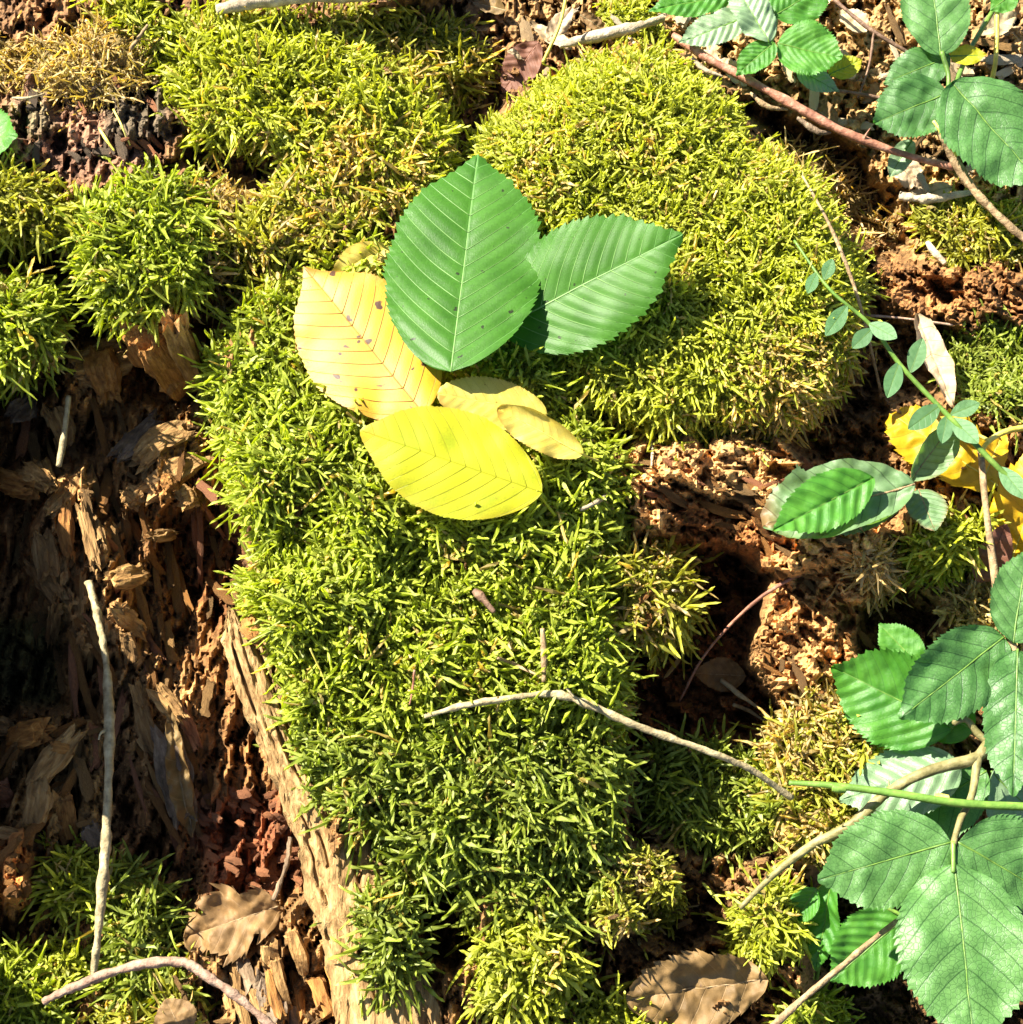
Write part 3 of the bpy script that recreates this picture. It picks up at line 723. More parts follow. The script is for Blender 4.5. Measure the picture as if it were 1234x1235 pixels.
# ------------------------------------------------------------------ wood fragments of the stump
def lump_mesh(name, l, w, h, seed, nu=10, nv=10, ragged=0.35, grain=0.35):
    """a split block of rotten wood, bent a little, fibrous, with ragged ends; length along y"""
    r = random.Random(seed)
    t = np.linspace(0, 1, nu)
    a = np.linspace(0, 2 * math.pi, nv, endpoint=False) + r.uniform(0, 1.5)
    sq = 1 / np.maximum(np.abs(np.cos(a)), np.abs(np.sin(a))) ** 0.7
    tt, aa = np.meshgrid(t, a, indexing='ij')
    ca, sa = np.cos(aa), np.sin(aa)
    st = np.floor(tt * r.uniform(2.5, 4.5) + 1.3 * vnoise(ca * 2.5, sa * 2.5, 0 * tt + seed, seed + 2)) * 3.7      # breaks across the grain
    cut = 1 + grain * 1.3 * (vnoise(ca * 2.4 + 5, sa * 2.4, st + seed, seed) - 0.5)
    cut = cut + 0.35 * (vnoise(ca * 2, sa * 2, tt * 6 + seed * 0.7, seed + 3) - 0.5)
    cut = cut + grain * 0.9 * (vnoise(ca * 8.5, sa * 8.5, tt * 1.5 + st, seed + 5) - 0.5)
    p1, p2 = r.uniform(0.0, 0.6), r.uniform(0.0, 0.6)
    taper = 1 - p1 * sstep(0.5, 1.0, tt) * 0.7 - p2 * sstep(0.5, 0.0, tt) * 0.7
    X = ca * sq[None] * w / 2 * cut * taper
    Z = sa * sq[None] * h / 2 * cut * taper
    Yv = (tt - 0.5) * l
    end = np.abs(tt - 0.5) * 2
    Yv = Yv + np.sign(tt - 0.5) * sstep(0.7, 1.0, end) * ragged * l * (1.4 * vnoise(ca * 4.5 + 9, sa * 4.5, 0 * tt + seed * 3.3, seed + 7) - 1.0)
    X = X + r.uniform(-0.2, 0.2) * w * np.sin(tt * 3.1)
    Z = Z + r.uniform(-0.5, 0.5) * h * np.sin(tt * 3.1)
    V = np.stack([X, Yv, Z], -1).reshape(-1, 3)
    c0 = V[:nv].mean(0); c1 = V[-nv:].mean(0)
    V = np.vstack([V, c0, c1])
    s = np.arange(nv)
    T = np.vstack([np.stack([np.full(nv, nu * nv), (s + 1) % nv, s], -1), np.stack([np.full(nv, nu * nv + 1), (nu - 1) * nv + s, (nu - 1) * nv + (s + 1) % nv], -1)])
    return V, grid_quads(nu, nv, True), T

def frame(y, z):
    y = nrm(y); x = nrm(np.cross(y, z)); z = np.cross(x, y)
    return np.stack([x, y, z], 1)

def put(o, pos, Rm, parent=None, sc_=1.0):
    m = Matrix([[*(Rm[i] * sc_), pos[i]] for i in range(3)] + [[0, 0, 0, 1]])
    if parent is not None:
        m = Matrix.Translation(-Vector([float(v) for v in parent.location])) @ m
    o.matrix_basis = m

def block(name, a, b, w, h, mat, seed, la=0.4, lb=None, parent=stump, nu=22, nv=26, ragged=0.35, grain=0.45, absolute=False, face=None):
    """a wood block lying from plan point a to b"""
    lb = la if lb is None else lb
    if absolute:
        A, B = place(a[0], a[1], la), place(b[0], b[1], lb)
    else:
        A, B = surf(a[0], a[1], la), surf(b[0], b[1], lb)
    L = np.linalg.norm(B - A)
    V, Q, T = lump_mesh(name, L, w * 0.01, h * 0.01, seed, nu, nv, ragged, grain)
    o = mesh_from(name, V, Q, M[mat], parent, False, T=T)
    put(o, (A + B) / 2, frame(B - A, -F * 0.6 + np.array([0, 0, 0.5]) if face is None else face), parent)
    return o

# larger blocks in the left hollow
for (a, b, w, h, m, la, lb) in [
    ((172, 385), (228, 470), 2.6, 1.6, 'chunk_orange', 2.6, 1.6), ((205, 380), (240, 465), 1.0, 0.9, 'chunk_tan', 3.2, 2.0),
    ((85, 445), (150, 425), 2.0, 1.4, 'chunk_tan', 0.8, 0.9), ((120, 420), (135, 485), 1.3, 1.2, 'chunk_orange', 0.9, 0.4),
    ((60, 490), (80, 545), 1.0, 0.8, 'chunk_tan', 0.5, 0.9), ((10, 505), (40, 480), 1.0, 0.8, 'chunk_grey', 1.2, 1.2),
    ((135, 555), (195, 500), 1.1, 0.8, 'chunk_grey', 1.0, 1.1), ((160, 565), (235, 515), 1.2, 0.8, 'chunk_tan', 0.8, 0.8), ((170, 600), (250, 545), 1.1, 0.7, 'chunk_tan', 0.4, 0.6),
    ((150, 590), (170, 610), 0.9, 0.7, 'chunk_tan', 0.5, 0.5), ((195, 590), (215, 580), 0.8, 0.6, 'chunk_orange', 0.6, 0.7), ((215, 605), (238, 600), 0.9, 0.6, 'chunk_tan', 0.7, 0.8),
    ((0, 575), (45, 590), 1.0, 0.8, 'chunk_orange', 2.8, 2.6), ((30, 565), (62, 585), 0.8, 0.7, 'chunk_tan', 2.8, 2.4), ((50, 555), (62, 590), 0.7, 0.6, 'chunk_tan', 2.0, 2.0),
    ((55, 620), (95, 570), 0.9, 0.6, 'chunk_tan', 0.6, 0.9), ((95, 600), (118, 690), 0.5, 0.4, 'chunk_tan', 0.7, 0.5), ((50, 640), (60, 700), 0.9, 0.6, 'chunk_tan', 0.6, 0.6),
    ((35, 675), (75, 730), 0.8, 0.5, 'chunk_tan', 0.7, 0.6), ((68, 725), (60, 780), 0.5, 0.4, 'chunk_tan', 0.8, 0.5), ((80, 600), (85, 680), 0.6, 0.5, 'chunk_orange', 0.7, 0.5),
    ((110, 620), (125, 660), 0.5, 0.5, 'chunk_tan', 0.5, 0.6), ((180, 648), (212, 642), 0.5, 0.4, 'chunk_tan', 1.6, 2.2), ((140, 630), (155, 670), 0.5, 0.4, 'chunk_tan', 0.5, 0.6),
    ((130, 700), (175, 690), 0.9, 0.5, 'chunk_tan', 0.6, 0.7), ((140, 730), (178, 765), 0.8, 0.5, 'chunk_tan', 0.6, 0.8), ((150, 760), (160, 800), 0.6, 0.5, 'chunk_tan', 0.5, 0.5),
    ((170, 850), (190, 910), 0.8, 0.5, 'chunk_tan', 0.5, 0.4), ((195, 870), (225, 1000), 1.3, 0.5, 'chunk_grey', 1.2, 0.6), ((185, 830), (222, 870), 0.8, 0.5, 'chunk_tan', 0.8, 0.9),
    ((160, 820), (180, 880), 0.6, 0.4, 'chunk_tan', 0.6, 0.4), ((200, 930), (240, 990), 0.7, 0.4, 'chunk_grey', 0.5, 0.3), ((215, 850), (240, 905), 0.5, 0.3, 'chunk_red', 0.5, 0.3),
    ((95, 880), (40, 950), 1.0, 0.6, 'chunk_tan', 1.0, 0.8), ((45, 935), (35, 1005), 0.9, 0.6, 'chunk_tan', 0.9, 0.4), ((75, 955), (85, 1020), 0.9, 0.5, 'chunk_orange', 0.6, 0.4),
    ((10, 895), (60, 880), 1.0, 0.7, 'chunk_orange', 0.8, 0.7), ((-10, 870), (15, 880), 0.8, 0.6, 'chunk_tan', 0.8, 0.8), ((-20, 1000), (35, 1012), 0.5, 0.4, 'chunk_tan', 0.9, 0.8),
    ((-10, 950), (10, 970), 0.8, 0.7, 'chunk_red', 0.8, 0.6), ((60, 900), (90, 905), 0.5, 0.4, 'chunk_orange', 0.8, 0.9), ((105, 990), (130, 1030), 0.8, 0.5, 'chunk_grey', 0.6, 0.3)]:
    block('wood_chunk', a, b, w, h, m, rnd.randint(0, 9999), la, lb)

# weathered slab of outer wood standing along the middle moss
def slab():
    Lp = spline([(270, 738), (272, 790), (300, 870), (330, 940), (352, 1010), (370, 1080), (392, 1160), (410, 1300)], 150)
    Rp = spline([(287, 733), (318, 775), (352, 860), (385, 935), (455, 1000), (472, 1070), (500, 1140), (560, 1300)], 150)
    nv_ = 46
    v = np.linspace(0, 1, nv_)
    pu = Lp[:, None] * (1 - v)[None, :, None] + Rp[:, None] * v[None, :, None]
    u = np.linspace(0, 1, 150)[:, None]
    jag = 16 * (fbm(pu[..., 0] / 9, pu[..., 1] / 22, seed=3, oct=2) - 0.5)
    edgew = np.where(v < 0.5, 1 - v * 4, 1 - (1 - v) * 6).clip(0, 1)[None]
    pu[..., 0] += jag * edgew
    e = -1.5 + 0.7 * np.sin(math.pi * np.clip(v * 0.8 + 0.1, 0, 1))[None] - 1.6 * u + 0.0 * v[None]
    e = e + 0.20 * (fbm(v[None] * 9 + 2.5 * u, u * 6 + 0 * v[None], seed=6, oct=4) - 0.5) * 2
    e = e + 0.14 * (fbm(v[None] * 24 + 4 * u, u * 40 + 0 * v[None], seed=9, oct=2) - 0.5) * 2
    crack = sstep(0.60, 0.68, fbm(v[None] * 9 + 0 * u, u * 5 + 0 * v[None], seed=15, oct=2))
    e = e - 0.45 * crack
    top = place(pu[..., 0], pu[..., 1], e)
    bot = top + np.array([0.004, 0.0, -0.03])
    Vt = top.reshape(-1, 3); Vb = bot.reshape(-1, 3)
    n1, n2 = 150, nv_
    Q = grid_quads(n1, n2)[:, ::-1]
    Qb = grid_quads(n1, n2) + n1 * n2
    i = np.arange(n1 - 1)
    side = []
    for c in (0, n2 - 1):
        s_ = np.stack([i * n2 + c, (i + 1) * n2 + c, (i + 1) * n2 + c + n1 * n2, i * n2 + c + n1 * n2], -1)
        side.append(s_ if c else s_[:, ::-1])
    j = np.arange(n2 - 1)
    for rI in (0, n1 - 1):
        s_ = np.stack([rI * n2 + j, rI * n2 + j + 1, rI * n2 + j + 1 + n1 * n2, rI * n2 + j + n1 * n2], -1)
        side.append(s_[:, ::-1] if rI == 0 else s_)
    mesh_from('bark_slab', np.vstack([Vt, Vb]), np.vstack([Q, Qb] + side), M['slab'], stump, True)
slab()
block('wood_chunk', (300, 742), (318, 778), 0.9, 0.6, 'chunk_orange', 5, -0.4, 0.0, absolute=True)
# split strands at the slab's foot
for k in range(26):
    x = rnd.uniform(270, 400); y = rnd.uniform(1110, 1210)
    block('splinter', (x, y), (x + rnd.uniform(10, 24), y + rnd.uniform(40, 95)), rnd.uniform(0.35, 0.8), rnd.uniform(0.3, 0.5), rnd.choice(['chunk_tan', 'chunk_tan', 'chunk_grey', 'chunk_orange']), rnd.randint(0, 9999), 0.3, 0.2, nu=9, nv=8)

# chips and crumbs: a few shapes shared by many
CH = {}
def chips(name, mat, poly, n, smin, smax, el=2.2, lift=0.25, parent=stump, seed=1, flatness=0.6):
    r = random.Random(seed)
    for k in range(6):
        if (name, mat, k) not in CH:
            V, Q, T = lump_mesh(name, 1.0, 1.0 / el, 1.0 / el * flatness, seed * 31 + k, 7, 6, 0.4, 0.5)
            o = mesh_from(name, V, Q, M[mat], None, False, T=T)
            CH[(name, mat, k)] = o.data
            bpy.data.objects.remove(o)
    xs = [p[0] for p in poly]; ys = [p[1] for p in poly]
    done = 0
    while done < n:
        x, y = r.uniform(min(xs), max(xs)), r.uniform(min(ys), max(ys))
        if sdist(np.array(x), np.array(y), poly) < 0: continue
        o = bpy.data.objects.new(name, CH[(name, mat, r.randrange(6))])
        COL.objects.link(o); o.parent = parent
        s = r.uniform(smin, smax) * 0.01
        d = np.array([r.gauss(0, 1), r.gauss(0, 0.7), r.gauss(0, 0.45)])
        put(o, surf(x, y, lift * r.uniform(0.3, 1.2)), frame(d, np.array([r.gauss(0, 0.4), r.gauss(0, 0.4) - 0.3, 1.0])), parent, s)
        done += 1

chips('wood_chip', 'chunk_red', [(225, 960), (345, 950), (365, 1070), (330, 1085), (250, 1050)], 85, 0.35, 0.95, 2.8, 0.4, seed=2)
chips('wood_chip', 'chunk_tan', [(40, 570), (120, 560), (160, 780), (250, 960), (180, 980), (120, 820), (40, 720)], 50, 0.3, 1.0, 4.5, 0.3, seed=3)
chips('wood_chip', 'chunk_tan', [(-20, 870), (120, 870), (110, 1030), (-20, 1000)], 25, 0.4, 1.1, 3, 0.4, seed=4)
chips('wood_crumb', 'chunk_orange', [(740, 550), (950, 535), (1060, 640), (1050, 780), (1090, 850), (960, 870), (910, 800), (930, 700), (870, 665), (760, 640)], 110, 0.15, 0.5, 1.8, 0.08, seed=5, flatness=0.8)
chips('wood_crumb', 'chunk_grey', [(10, 60), (200, 90), (215, 150), (170, 220), (100, 225), (20, 180)], 30, 0.15, 0.4, 2.0, 0.06, seed=6, flatness=0.8)
chips('wood_crumb', 'chunk_red', [(10, 100), (215, 150), (170, 230), (90, 230), (20, 200)], 20, 0.2, 0.6, 2.6, 0.1, seed=7, flatness=0.8)
chips('wood_crumb', 'chunk_tan', [(240, 160), (335, 160), (345, 215), (300, 240), (240, 225)], 24, 0.4, 1.1, 1.6, 0.3, seed=8)
chips('wood_crumb', 'chunk_orange', [(1060, 320), (1234, 325), (1234, 390), (1150, 395), (1070, 370)], 40, 0.15, 0.5, 1.8, 0.08, seed=9, flatness=0.8)
chips('wood_crumb', 'chunk_orange', [(-10, 1010), (36, 1010), (36, 1090), (-10, 1090)], 26, 0.3, 0.7, 1.6, 0.2, seed=10)
chips('wood_chip', 'chunk_tan', [(700, 1040), (860, 1040), (880, 1150), (720, 1200)], 30, 0.3, 1.0, 2.6, 0.3, seed=11)
chips('wood_chip', 'chunk_orange', [(760, 660), (920, 690), (900, 800), (940, 880), (770, 880)], 30, 0.3, 1.0, 3.0, 0.3, seed=12)
chips('wood_chip', 'chunk_tan', [(140, 490), (260, 480), (285, 700), (150, 640)], 25, 0.3, 0.8, 3.4, 0.25, seed=13)
chips('wood_chip', 'chunk_tan', [(230, 1080), (400, 1120), (420, 1235), (200, 1235)], 30, 0.4, 1.2, 4.0, 0.15, seed=14)

FB = {}
def fibres(mats, poly, n, lmin, lmax, lean, wid=0.14, lift=0.3, seed=1, spread=0.25, parent=stump, name='splinter'):
    """split strands of wood lying along the grain"""
    r = random.Random(seed)
    xs = [p[0] for p in poly]; ys = [p[1] for p in poly]
    done = 0
    while done < n:
        x, y = r.uniform(min(xs), max(xs)), r.uniform(min(ys), max(ys))
        if sdist(np.array(x), np.array(y), poly) < 0: continue
        m, k = r.choice(mats), r.randrange(5)
        if (m, k) not in FB:
            V, Q, T = lump_mesh('splinter', 1.0, wid, wid * 0.6, 500 + k * 7 + len(m), 12, 9, 0.3, 0.6)
            o = mesh_from('splinter', V, Q, M[m], None, False, T=T)
            FB[(m, k)] = o.data
            bpy.data.objects.remove(o)
        a_ = lean + r.gauss(0, spread)
        l = r.uniform(lmin, lmax)
        A = surf(x, y, lift * r.uniform(0.2, 1.3)); B = surf(x + math.cos(a_) * l, y + math.sin(a_) * l, lift * r.uniform(0.2, 1.3))
        B = A + nrm(B - A) * l * PX
        o = bpy.data.objects.new(name, FB[(m, k)])
        COL.objects.link(o); o.parent = parent
        Rm = frame(B - A, np.array([r.gauss(0, 0.3), -0.3, 1.0]))
        L_ = l * PX
        wv = r.uniform(0.6, 1.5) * min(1.0, 0.02 / L_)
        Rm = Rm * np.array([wv, 1.0, wv])[None]
        put(o, (A + B) / 2, Rm, parent, L_)
        done += 1

fibres(['chunk_tan', 'chunk_tan', 'chunk_orange', 'chunk_red'], [(30, 480), (250, 470), (290, 700), (260, 950), (180, 980), (100, 860), (30, 740)], 105, 35, 110, R(76), 0.16, 0.35, 3)
fibres(['chunk_tan', 'chunk_orange'], [(-20, 870), (110, 865), (110, 1030), (-20, 1020)], 28, 30, 80, R(105), 0.18, 0.4, 4, 0.5)
fibres(['chunk_orange', 'chunk_tan', 'chunk_red'], [(750, 545), (950, 535), (1060, 640), (1050, 700), (930, 700), (870, 665), (760, 640)], 70, 22, 65, R(30), 0.2, 0.15, 5, 0.35)
fibres(['chunk_orange', 'chunk_tan'], [(920, 700), (1040, 680), (1055, 780), (1070, 850), (960, 860), (912, 800)], 34, 18, 45, R(50), 0.22, 0.12, 6, 0.6)
fibres(['chunk_grey', 'chunk_red'], [(10, 90), (200, 90), (215, 150), (170, 225), (60, 225)], 26, 20, 50, R(60), 0.24, 0.12, 7, 0.5)

fibres(['bleached', 'chunk_tan', 'twig_tan', 'dry_pale'], [(600, -20), (700, 0), (1250, -20), (1250, 60), (1240, 220), (1080, 240), (900, 110), (800, 30), (640, 90)], 70, 20, 75, R(40), 0.2, 0.5, 8, 1.2, ff, 'litter_strip')

# ------------------------------------------------------------------ leaves
class Blade:
    """shape of one leaf blade; length along y, upper side +z (metres)"""
    def __init__(s, L, W, tmax=0.45, blunt=0.75, k=0.62, nv=13, corr=0.0, fold=0.0, curl=0.0, cup=0.0, teeth=34, tooth=0.02, wave=0.0, seed=1, roll=0.0, twist=0.0, tipw=0.0, cut=0.0, lobes=0, rollside=0, crump=0.0):
        s.__dict__.update(locals())
        s.a = math.log(0.5) / math.log(tmax)
    def hw(s, t):
        t = np.clip(t, 0, 1)
        f = np.sin(math.pi * t ** s.a).clip(0, 1) ** s.blunt
        if s.lobes:
            f = f * (0.55 + 0.45 * np.abs(np.cos(math.pi * s.lobes * t)) ** 0.7)
        return s.W / 2 * f * (1 - s.tipw * sstep(0.75, 1.0, t))
    def at(s, xn, t):
        """xn -1..1 across, t 0..1 along"""
        xn, t = np.broadcast_arrays(np.asarray(xn, float), np.asarray(t, float))
        w = s.hw(t)
        x = xn * w; y = t * s.L
        ed = np.abs(xn) ** 8
        ph = t * s.teeth + np.where(xn > 0, 0.4, 0)
        saw = (ph % 1.0) ** 1.5 + 0.35 * ((ph * 3) % 1.0)
        amp = s.tooth * s.W * np.sin(math.pi * np.clip(t * 0.94 + 0.04, 0, 1)) ** 0.5
        x = x + np.sign(xn) * ed * amp * (saw - 0.5)
        y = y + ed * amp * 0.8 * saw
        u = np.abs(x) / s.L
        ph = (t - s.k * (0.72 * u + 1.1 * u * u)) * s.nv
        z = s.corr * s.L * 0.5 * (1 - np.cos(2 * math.pi * ph)) * sstep(0, 0.10, np.abs(xn)) * (1 - 0.5 * np.abs(xn) ** 3)
        z = z + np.abs(x) * math.tan(s.fold)
        z = z - s.cup * s.L * xn ** 2 * (w / (s.W / 2 + 1e-9))
        z = z + s.wave * s.L * (fbm(x / s.L * 4 + 7.3 * s.seed, y / s.L * 4 + 3.1, seed=s.seed, oct=2) - 0.5) * (0.4 + np.abs(xn))
        if s.crump:
            z = z + s.crump * s.L * (fbm(x / s.L * 9 + 2.3 * s.seed, y / s.L * 9, seed=s.seed + 4, oct=3) - 0.5)
        if s.roll:                                        # one half (or both) rolls up and over
            side = xn if s.rollside == 0 else np.where(xn * s.rollside > 0, xn, 0)
            th = np.abs(side) * s.roll
            rad = w / max(abs(s.roll), 1e-3)
            nx = np.sign(xn) * rad * np.sin(th); nz = rad * (1 - np.cos(th))
            x = np.where(side != 0, nx, x); z = z + np.where(side != 0, nz, 0)
        if s.curl:
            th = s.curl * t
            rad = s.L / s.curl
            y2 = rad * np.sin(th) - z * np.sin(th)
            z = rad * (1 - np.cos(th)) * 1.0 + z * np.cos(th)
            y = y2 + (y - t * s.L)
        if s.twist:
            th = s.twist * (t - 0.3)
            x, z = x * np.cos(th) - z * np.sin(th), x * np.sin(th) + z * np.cos(th)
        return np.stack([x, y, z], -1)

def build_leaf(name, base, tip, wpx, mat, label=None, cat='leaf', group=None, parent=None, n=None, lift=(0.3, 0.3), absolute=False,
               veins=False, rib='stem_green', ribr=0.035, petiole=None, nu=96, nvx=17, trim=None, ribmat=None, clear=0.0, veinr=0.00024, **kw):
    """a leaf as its own thing, or as a part of a plant; base and tip are plan points with heights"""
    if absolute:
        A, B = place(base[0], base[1], lift[0]), place(tip[0], tip[1], lift[1])
    else:
        A, B = surf(base[0], base[1], lift[0]), surf(tip[0], tip[1], lift[1])
    L = float(np.linalg.norm(B - A))
    kw.setdefault('seed', rnd.randint(1, 500))
    if kw.get('curl'):
        L = L / max(0.3, np.sin(abs(kw['curl']) / 2) / (abs(kw['curl']) / 2))
    b = Blade(L, wpx * PX, **kw)
    zdir = NR * 0.6 - F * 0.4 if n is None else np.array(n, float)
    yd = B - A
    Rm = frame(yd, zdir)
    if kw.get('curl'):                                     # chord, not tangent, joins base and tip
        c = kw['curl'] / 2
        Rc = np.array([[1, 0, 0], [0, math.cos(-c), -math.sin(-c)], [0, math.sin(-c), math.cos(-c)]])
        Rm = Rm @ Rc
    t = np.linspace(0, 1, nu) ** 1.0
    xn = np.linspace(-1, 1, nvx * 2 + 1)
    tt, xx = np.meshgrid(t, xn, indexing='ij')
    V = b.at(xx, tt)
    uv = np.stack([0.5 + xx * b.hw(tt) / L, tt], -1).reshape(-1, 2)
    Q = grid_quads(nu, len(xn))
    if trim is not None:
        keep = trim(xx, tt).ravel()
        Q = Q[keep[Q].all(1)]
    ed = np.clip(np.abs(xx) ** 6 * 0.6 + sstep(0.82, 1.0, tt), 0, 1) * sstep(0.3, 0.6, fbm(xx * 2, tt * 5, seed=b.seed, oct=2))
    colr = np.repeat(ed.reshape(-1, 1), 3, 1)
    if clear:
        Wd = (V.reshape(-1, 3) @ Rm.T + A)
        ray = Wd - CAM
        f_ = ray @ F
        qx_ = 617 + (ray @ RX) / f_ / HALF * 617; qy_ = 617.5 - (ray @ U) / f_ / HALF * 617
        dref = ((O0 - CAM) @ NR) / ((ray / f_[:, None]) @ NR)
        ev = (dref - f_) * 100
        need = look(E, qx_, qy_) + clear - ev
        up = np.percentile(need, 92)
        if up > 0:
            A = A - nrm(F) * up * 0.01
    if parent is None:
        root = empty(name, A, label, cat, group)
        blade = mesh_from('blade', V.reshape(-1, 3), Q, M[mat], root, True, col=colr, uv=uv)
        put(blade, A, Rm, root)
        holder, where = root, root
    else:
        blade = mesh_from(name, V.reshape(-1, 3), Q, M[mat], parent, True, col=colr, uv=uv)
        put(blade, A, Rm, parent)
        holder, where = blade, None
    def local(nm, pts, rad, m, sides=6, nn=14):
        o = tube(nm, pts, rad, M[m], None, sides, nn)
        o.parent = holder
        if parent is None:
            put(o, A, Rm, root)
        return o
    ts = np.linspace(0.0, 0.96, 14)
    pts = b.at(np.zeros(14), ts) + np.array([0, 0, -ribr * 0.002])
    local('midrib', pts, [ribr * 0.01, ribr * 0.003], rib, 6, 26)
    if veins:
        for i in range(1, b.nv):
            t0 = i / b.nv
            for sgn in (-1, 1):
                tc, x = t0, 0.0
                line = []
                for stp in range(60):
                    w = b.hw(np.array(tc))
                    xn_ = x / max(float(w), 1e-6)
                    if xn_ > 0.93 or tc > 0.985: break
                    if stp % 4 == 0: line.append(b.at(sgn * xn_, tc))
                    x += 0.0009; tc = t0 + b.k * (0.72 * x / L + 1.1 * (x / L) ** 2)
                if len(line) >= 3 :
                    local('vein', np.array(line) + np.array([0, 0, 0.00004]), [veinr, veinr * 0.5], rib, 4, 10)
    if petiole is not None:
        p0 = b.at(np.array(0.0), np.array(0.03))
        end = Matrix(Rm.tolist()).transposed() @ Vector([float(v) for v in (place(*petiole) - A)])
        mid = (np.array(p0) + np.array(end)) / 2 + np.array([0, 0, -0.001])
        local('petiole', [p0, mid, np.array(end)], [0.0006, 0.0005, 0.0007], ribmat or rib, 6, 12)
    return parent if parent is not None else root

def E_(x, y, l=0.0):
    return float(look(E, x, y)) + l

# -- the hornbeam leaves laid on the moss
G = 'fresh and fallen leaves laid on the moss'
build_leaf('green_leaf', (602, 396), (824, 282), 156, 'hornbeam', 'fresh dark green ribbed leaf lying flat, its stalk end under the other green leaf', group=G,
           lift=(0.3, 3.2), clear=0.35, n=NR * 0.8 + np.array([0.0, -0.2, 0.4]), veins=True, rib='vein_green', ribr=0.06, k=0.95, nv=13, corr=0.0045, fold=R(4), cup=0.02, teeth=26, tooth=0.032, wave=0.05, tmax=0.44, blunt=0.68, tipw=0.45, seed=5)
build_leaf('green_leaf', (545, 450), (577, 190), 190, 'hornbeam', 'large fresh green pointed leaf overlapping another green leaf and a spotted yellow leaf', group=G,
           lift=(1.5, 2.9), clear=1.75, n=NR * 0.8 - F * 0.35 + np.array([-0.12, 0, 0]), veins=True, rib='vein_green', ribr=0.05, k=0.95, nv=13, corr=0.0042, fold=R(7), cup=0.035, teeth=30, tooth=0.032, wave=0.04, tmax=0.45, blunt=0.60, tipw=0.5, seed=8)
build_leaf('yellow_leaf', (512, 500), (367, 322), 156, 'yellow_spot', 'golden yellow leaf with brown spots and a pointed tip on the moss', group=G,
           lift=(1.4, 1.5), clear=0.85, veins=True, rib='vein_brown', ribr=0.035, k=0.95, nv=12, corr=0.0012, fold=R(4), cup=0.03, teeth=30, tooth=0.016, wave=0.06, tmax=0.45, blunt=0.68, tipw=0.6, seed=14)
build_leaf('pale_yellow_leaf', (660, 500), (528, 474), 62, 'yellow_pale', 'pale yellow leaf showing its flat half between the green and lemon leaves', group=G,
           lift=(1.3, 1.7), clear=0.75, rib='stem_yellow', ribr=0.03, k=0.95, nv=10, corr=0.003, fold=R(6), cup=0.03, teeth=24, tooth=0.03, wave=0.06, tmax=0.5, blunt=0.5, seed=22)
build_leaf('pale_yellow_leaf', (703, 548), (600, 492), 46, 'yellow_pale', 'pale yellow leaf with its edge rolled up and a thin stalk, beside the lemon leaf', group=G,
           lift=(1.2, 1.8), clear=0.8, rib='stem_yellow', ribr=0.05, petiole=(722, 556, E_(722, 556, 0.5)), k=0.95, nv=9, corr=0.003, roll=1.3, rollside=1, teeth=20, tooth=0.03, wave=0.08, tmax=0.5, blunt=0.5, seed=24)
build_leaf('lemon_leaf', (654, 594), (434, 519), 128, 'yellow_green', 'smooth lemon yellow leaf lying in front of the other laid leaves', group=G,
           lift=(1.6, 2.0), clear=0.95, n=NR * 0.7 - F * 0.4, veins=True, veinr=0.00011, rib='vein_lemon', ribr=0.022, petiole=(670, 622, E_(670, 622, 0.5)), k=0.95, nv=12, corr=0.001, fold=R(2), cup=0.03, teeth=44, tooth=0.012, wave=0.04, tmax=0.48, blunt=0.66, tipw=0.25, seed=31)
build_leaf('yellow_leaf', (470, 296), (400, 334), 42, 'yellow_pale', 'small edge of a dull yellow leaf peeping out under the green leaf', group=G,
           lift=(0.9, 1.0), n=NR + np.array([-0.4, -0.5, 0]), rib='stem_yellow', k=0.62, nv=8, corr=0.006, fold=R(20), teeth=14, tooth=0.02, wave=0.12, tmax=0.5, seed=33)

# -- withered leaf and yellow leaves on the right
GR = 'fallen leaves beside the rotten log'
def torn(xx, tt):
    n_ = fbm(xx * 2.2 + 3, tt * 5 + 1, seed=12, oct=3)
    return ~((n_ > 0.60) & (np.abs(xx) > 0.72) & (tt < 0.75)) & (np.abs(xx) < 0.8 + 0.4 * vnoise(tt * 9, tt * 0, None, 3))
build_leaf('withered_leaf', (1092, 585), (915, 632), 150, 'wither', 'large withered green leaf curled over with torn brown edges', group=GR, lift=(1.6, 1.2), clear=0.75, n=NR * 0.8 - F * 0.3,
           rib='twig_tan', ribr=0.06, k=0.62, nv=9, corr=0.014, roll=1.7, rollside=-1, teeth=20, tooth=0.04, wave=0.2, crump=0.06, tmax=0.5, blunt=0.62, seed=41, trim=torn)
build_leaf('withered_leaf', (1085, 592), (958, 640), 62, 'wither', 'pale green leaf flap tucked below the curled withered leaf', group=GR, lift=(1.2, 1.0), clear=0.75, n=NR, rib='twig_tan', k=0.62, nv=7, corr=0.02, fold=R(8), teeth=16, tooth=0.03, wave=0.12, crump=0.03, seed=43)
build_leaf('withered_leaf', (1040, 578), (922, 640), 66, 'bramble_bright', 'bright yellow green toothed leaflet lying on the withered leaf', group=GR, lift=(3.2, 2.2), clear=1.7, n=NR * 0.8 - F * 0.3, rib='stem_green', ribr=0.03, k=0.95, nv=8, corr=0.016, fold=R(8), teeth=18, tooth=0.04, wave=0.12, crump=0.02, tipw=0.3, seed=42)
build_leaf('withered_leaf', (1098, 580), (1152, 508), 60, 'wither', 'drooping green leaf crossing the crumpled yellow leaf', group=GR, lift=(2.0, 2.6), clear=1.4, n=NR * 0.5 - F * 0.5 + np.array([0.5, 0, 0]), rib='twig_tan', k=0.62, nv=8, corr=0.014, roll=1.2, teeth=18, tooth=0.025, wave=0.1, crump=0.02, tmax=0.5, seed=45)
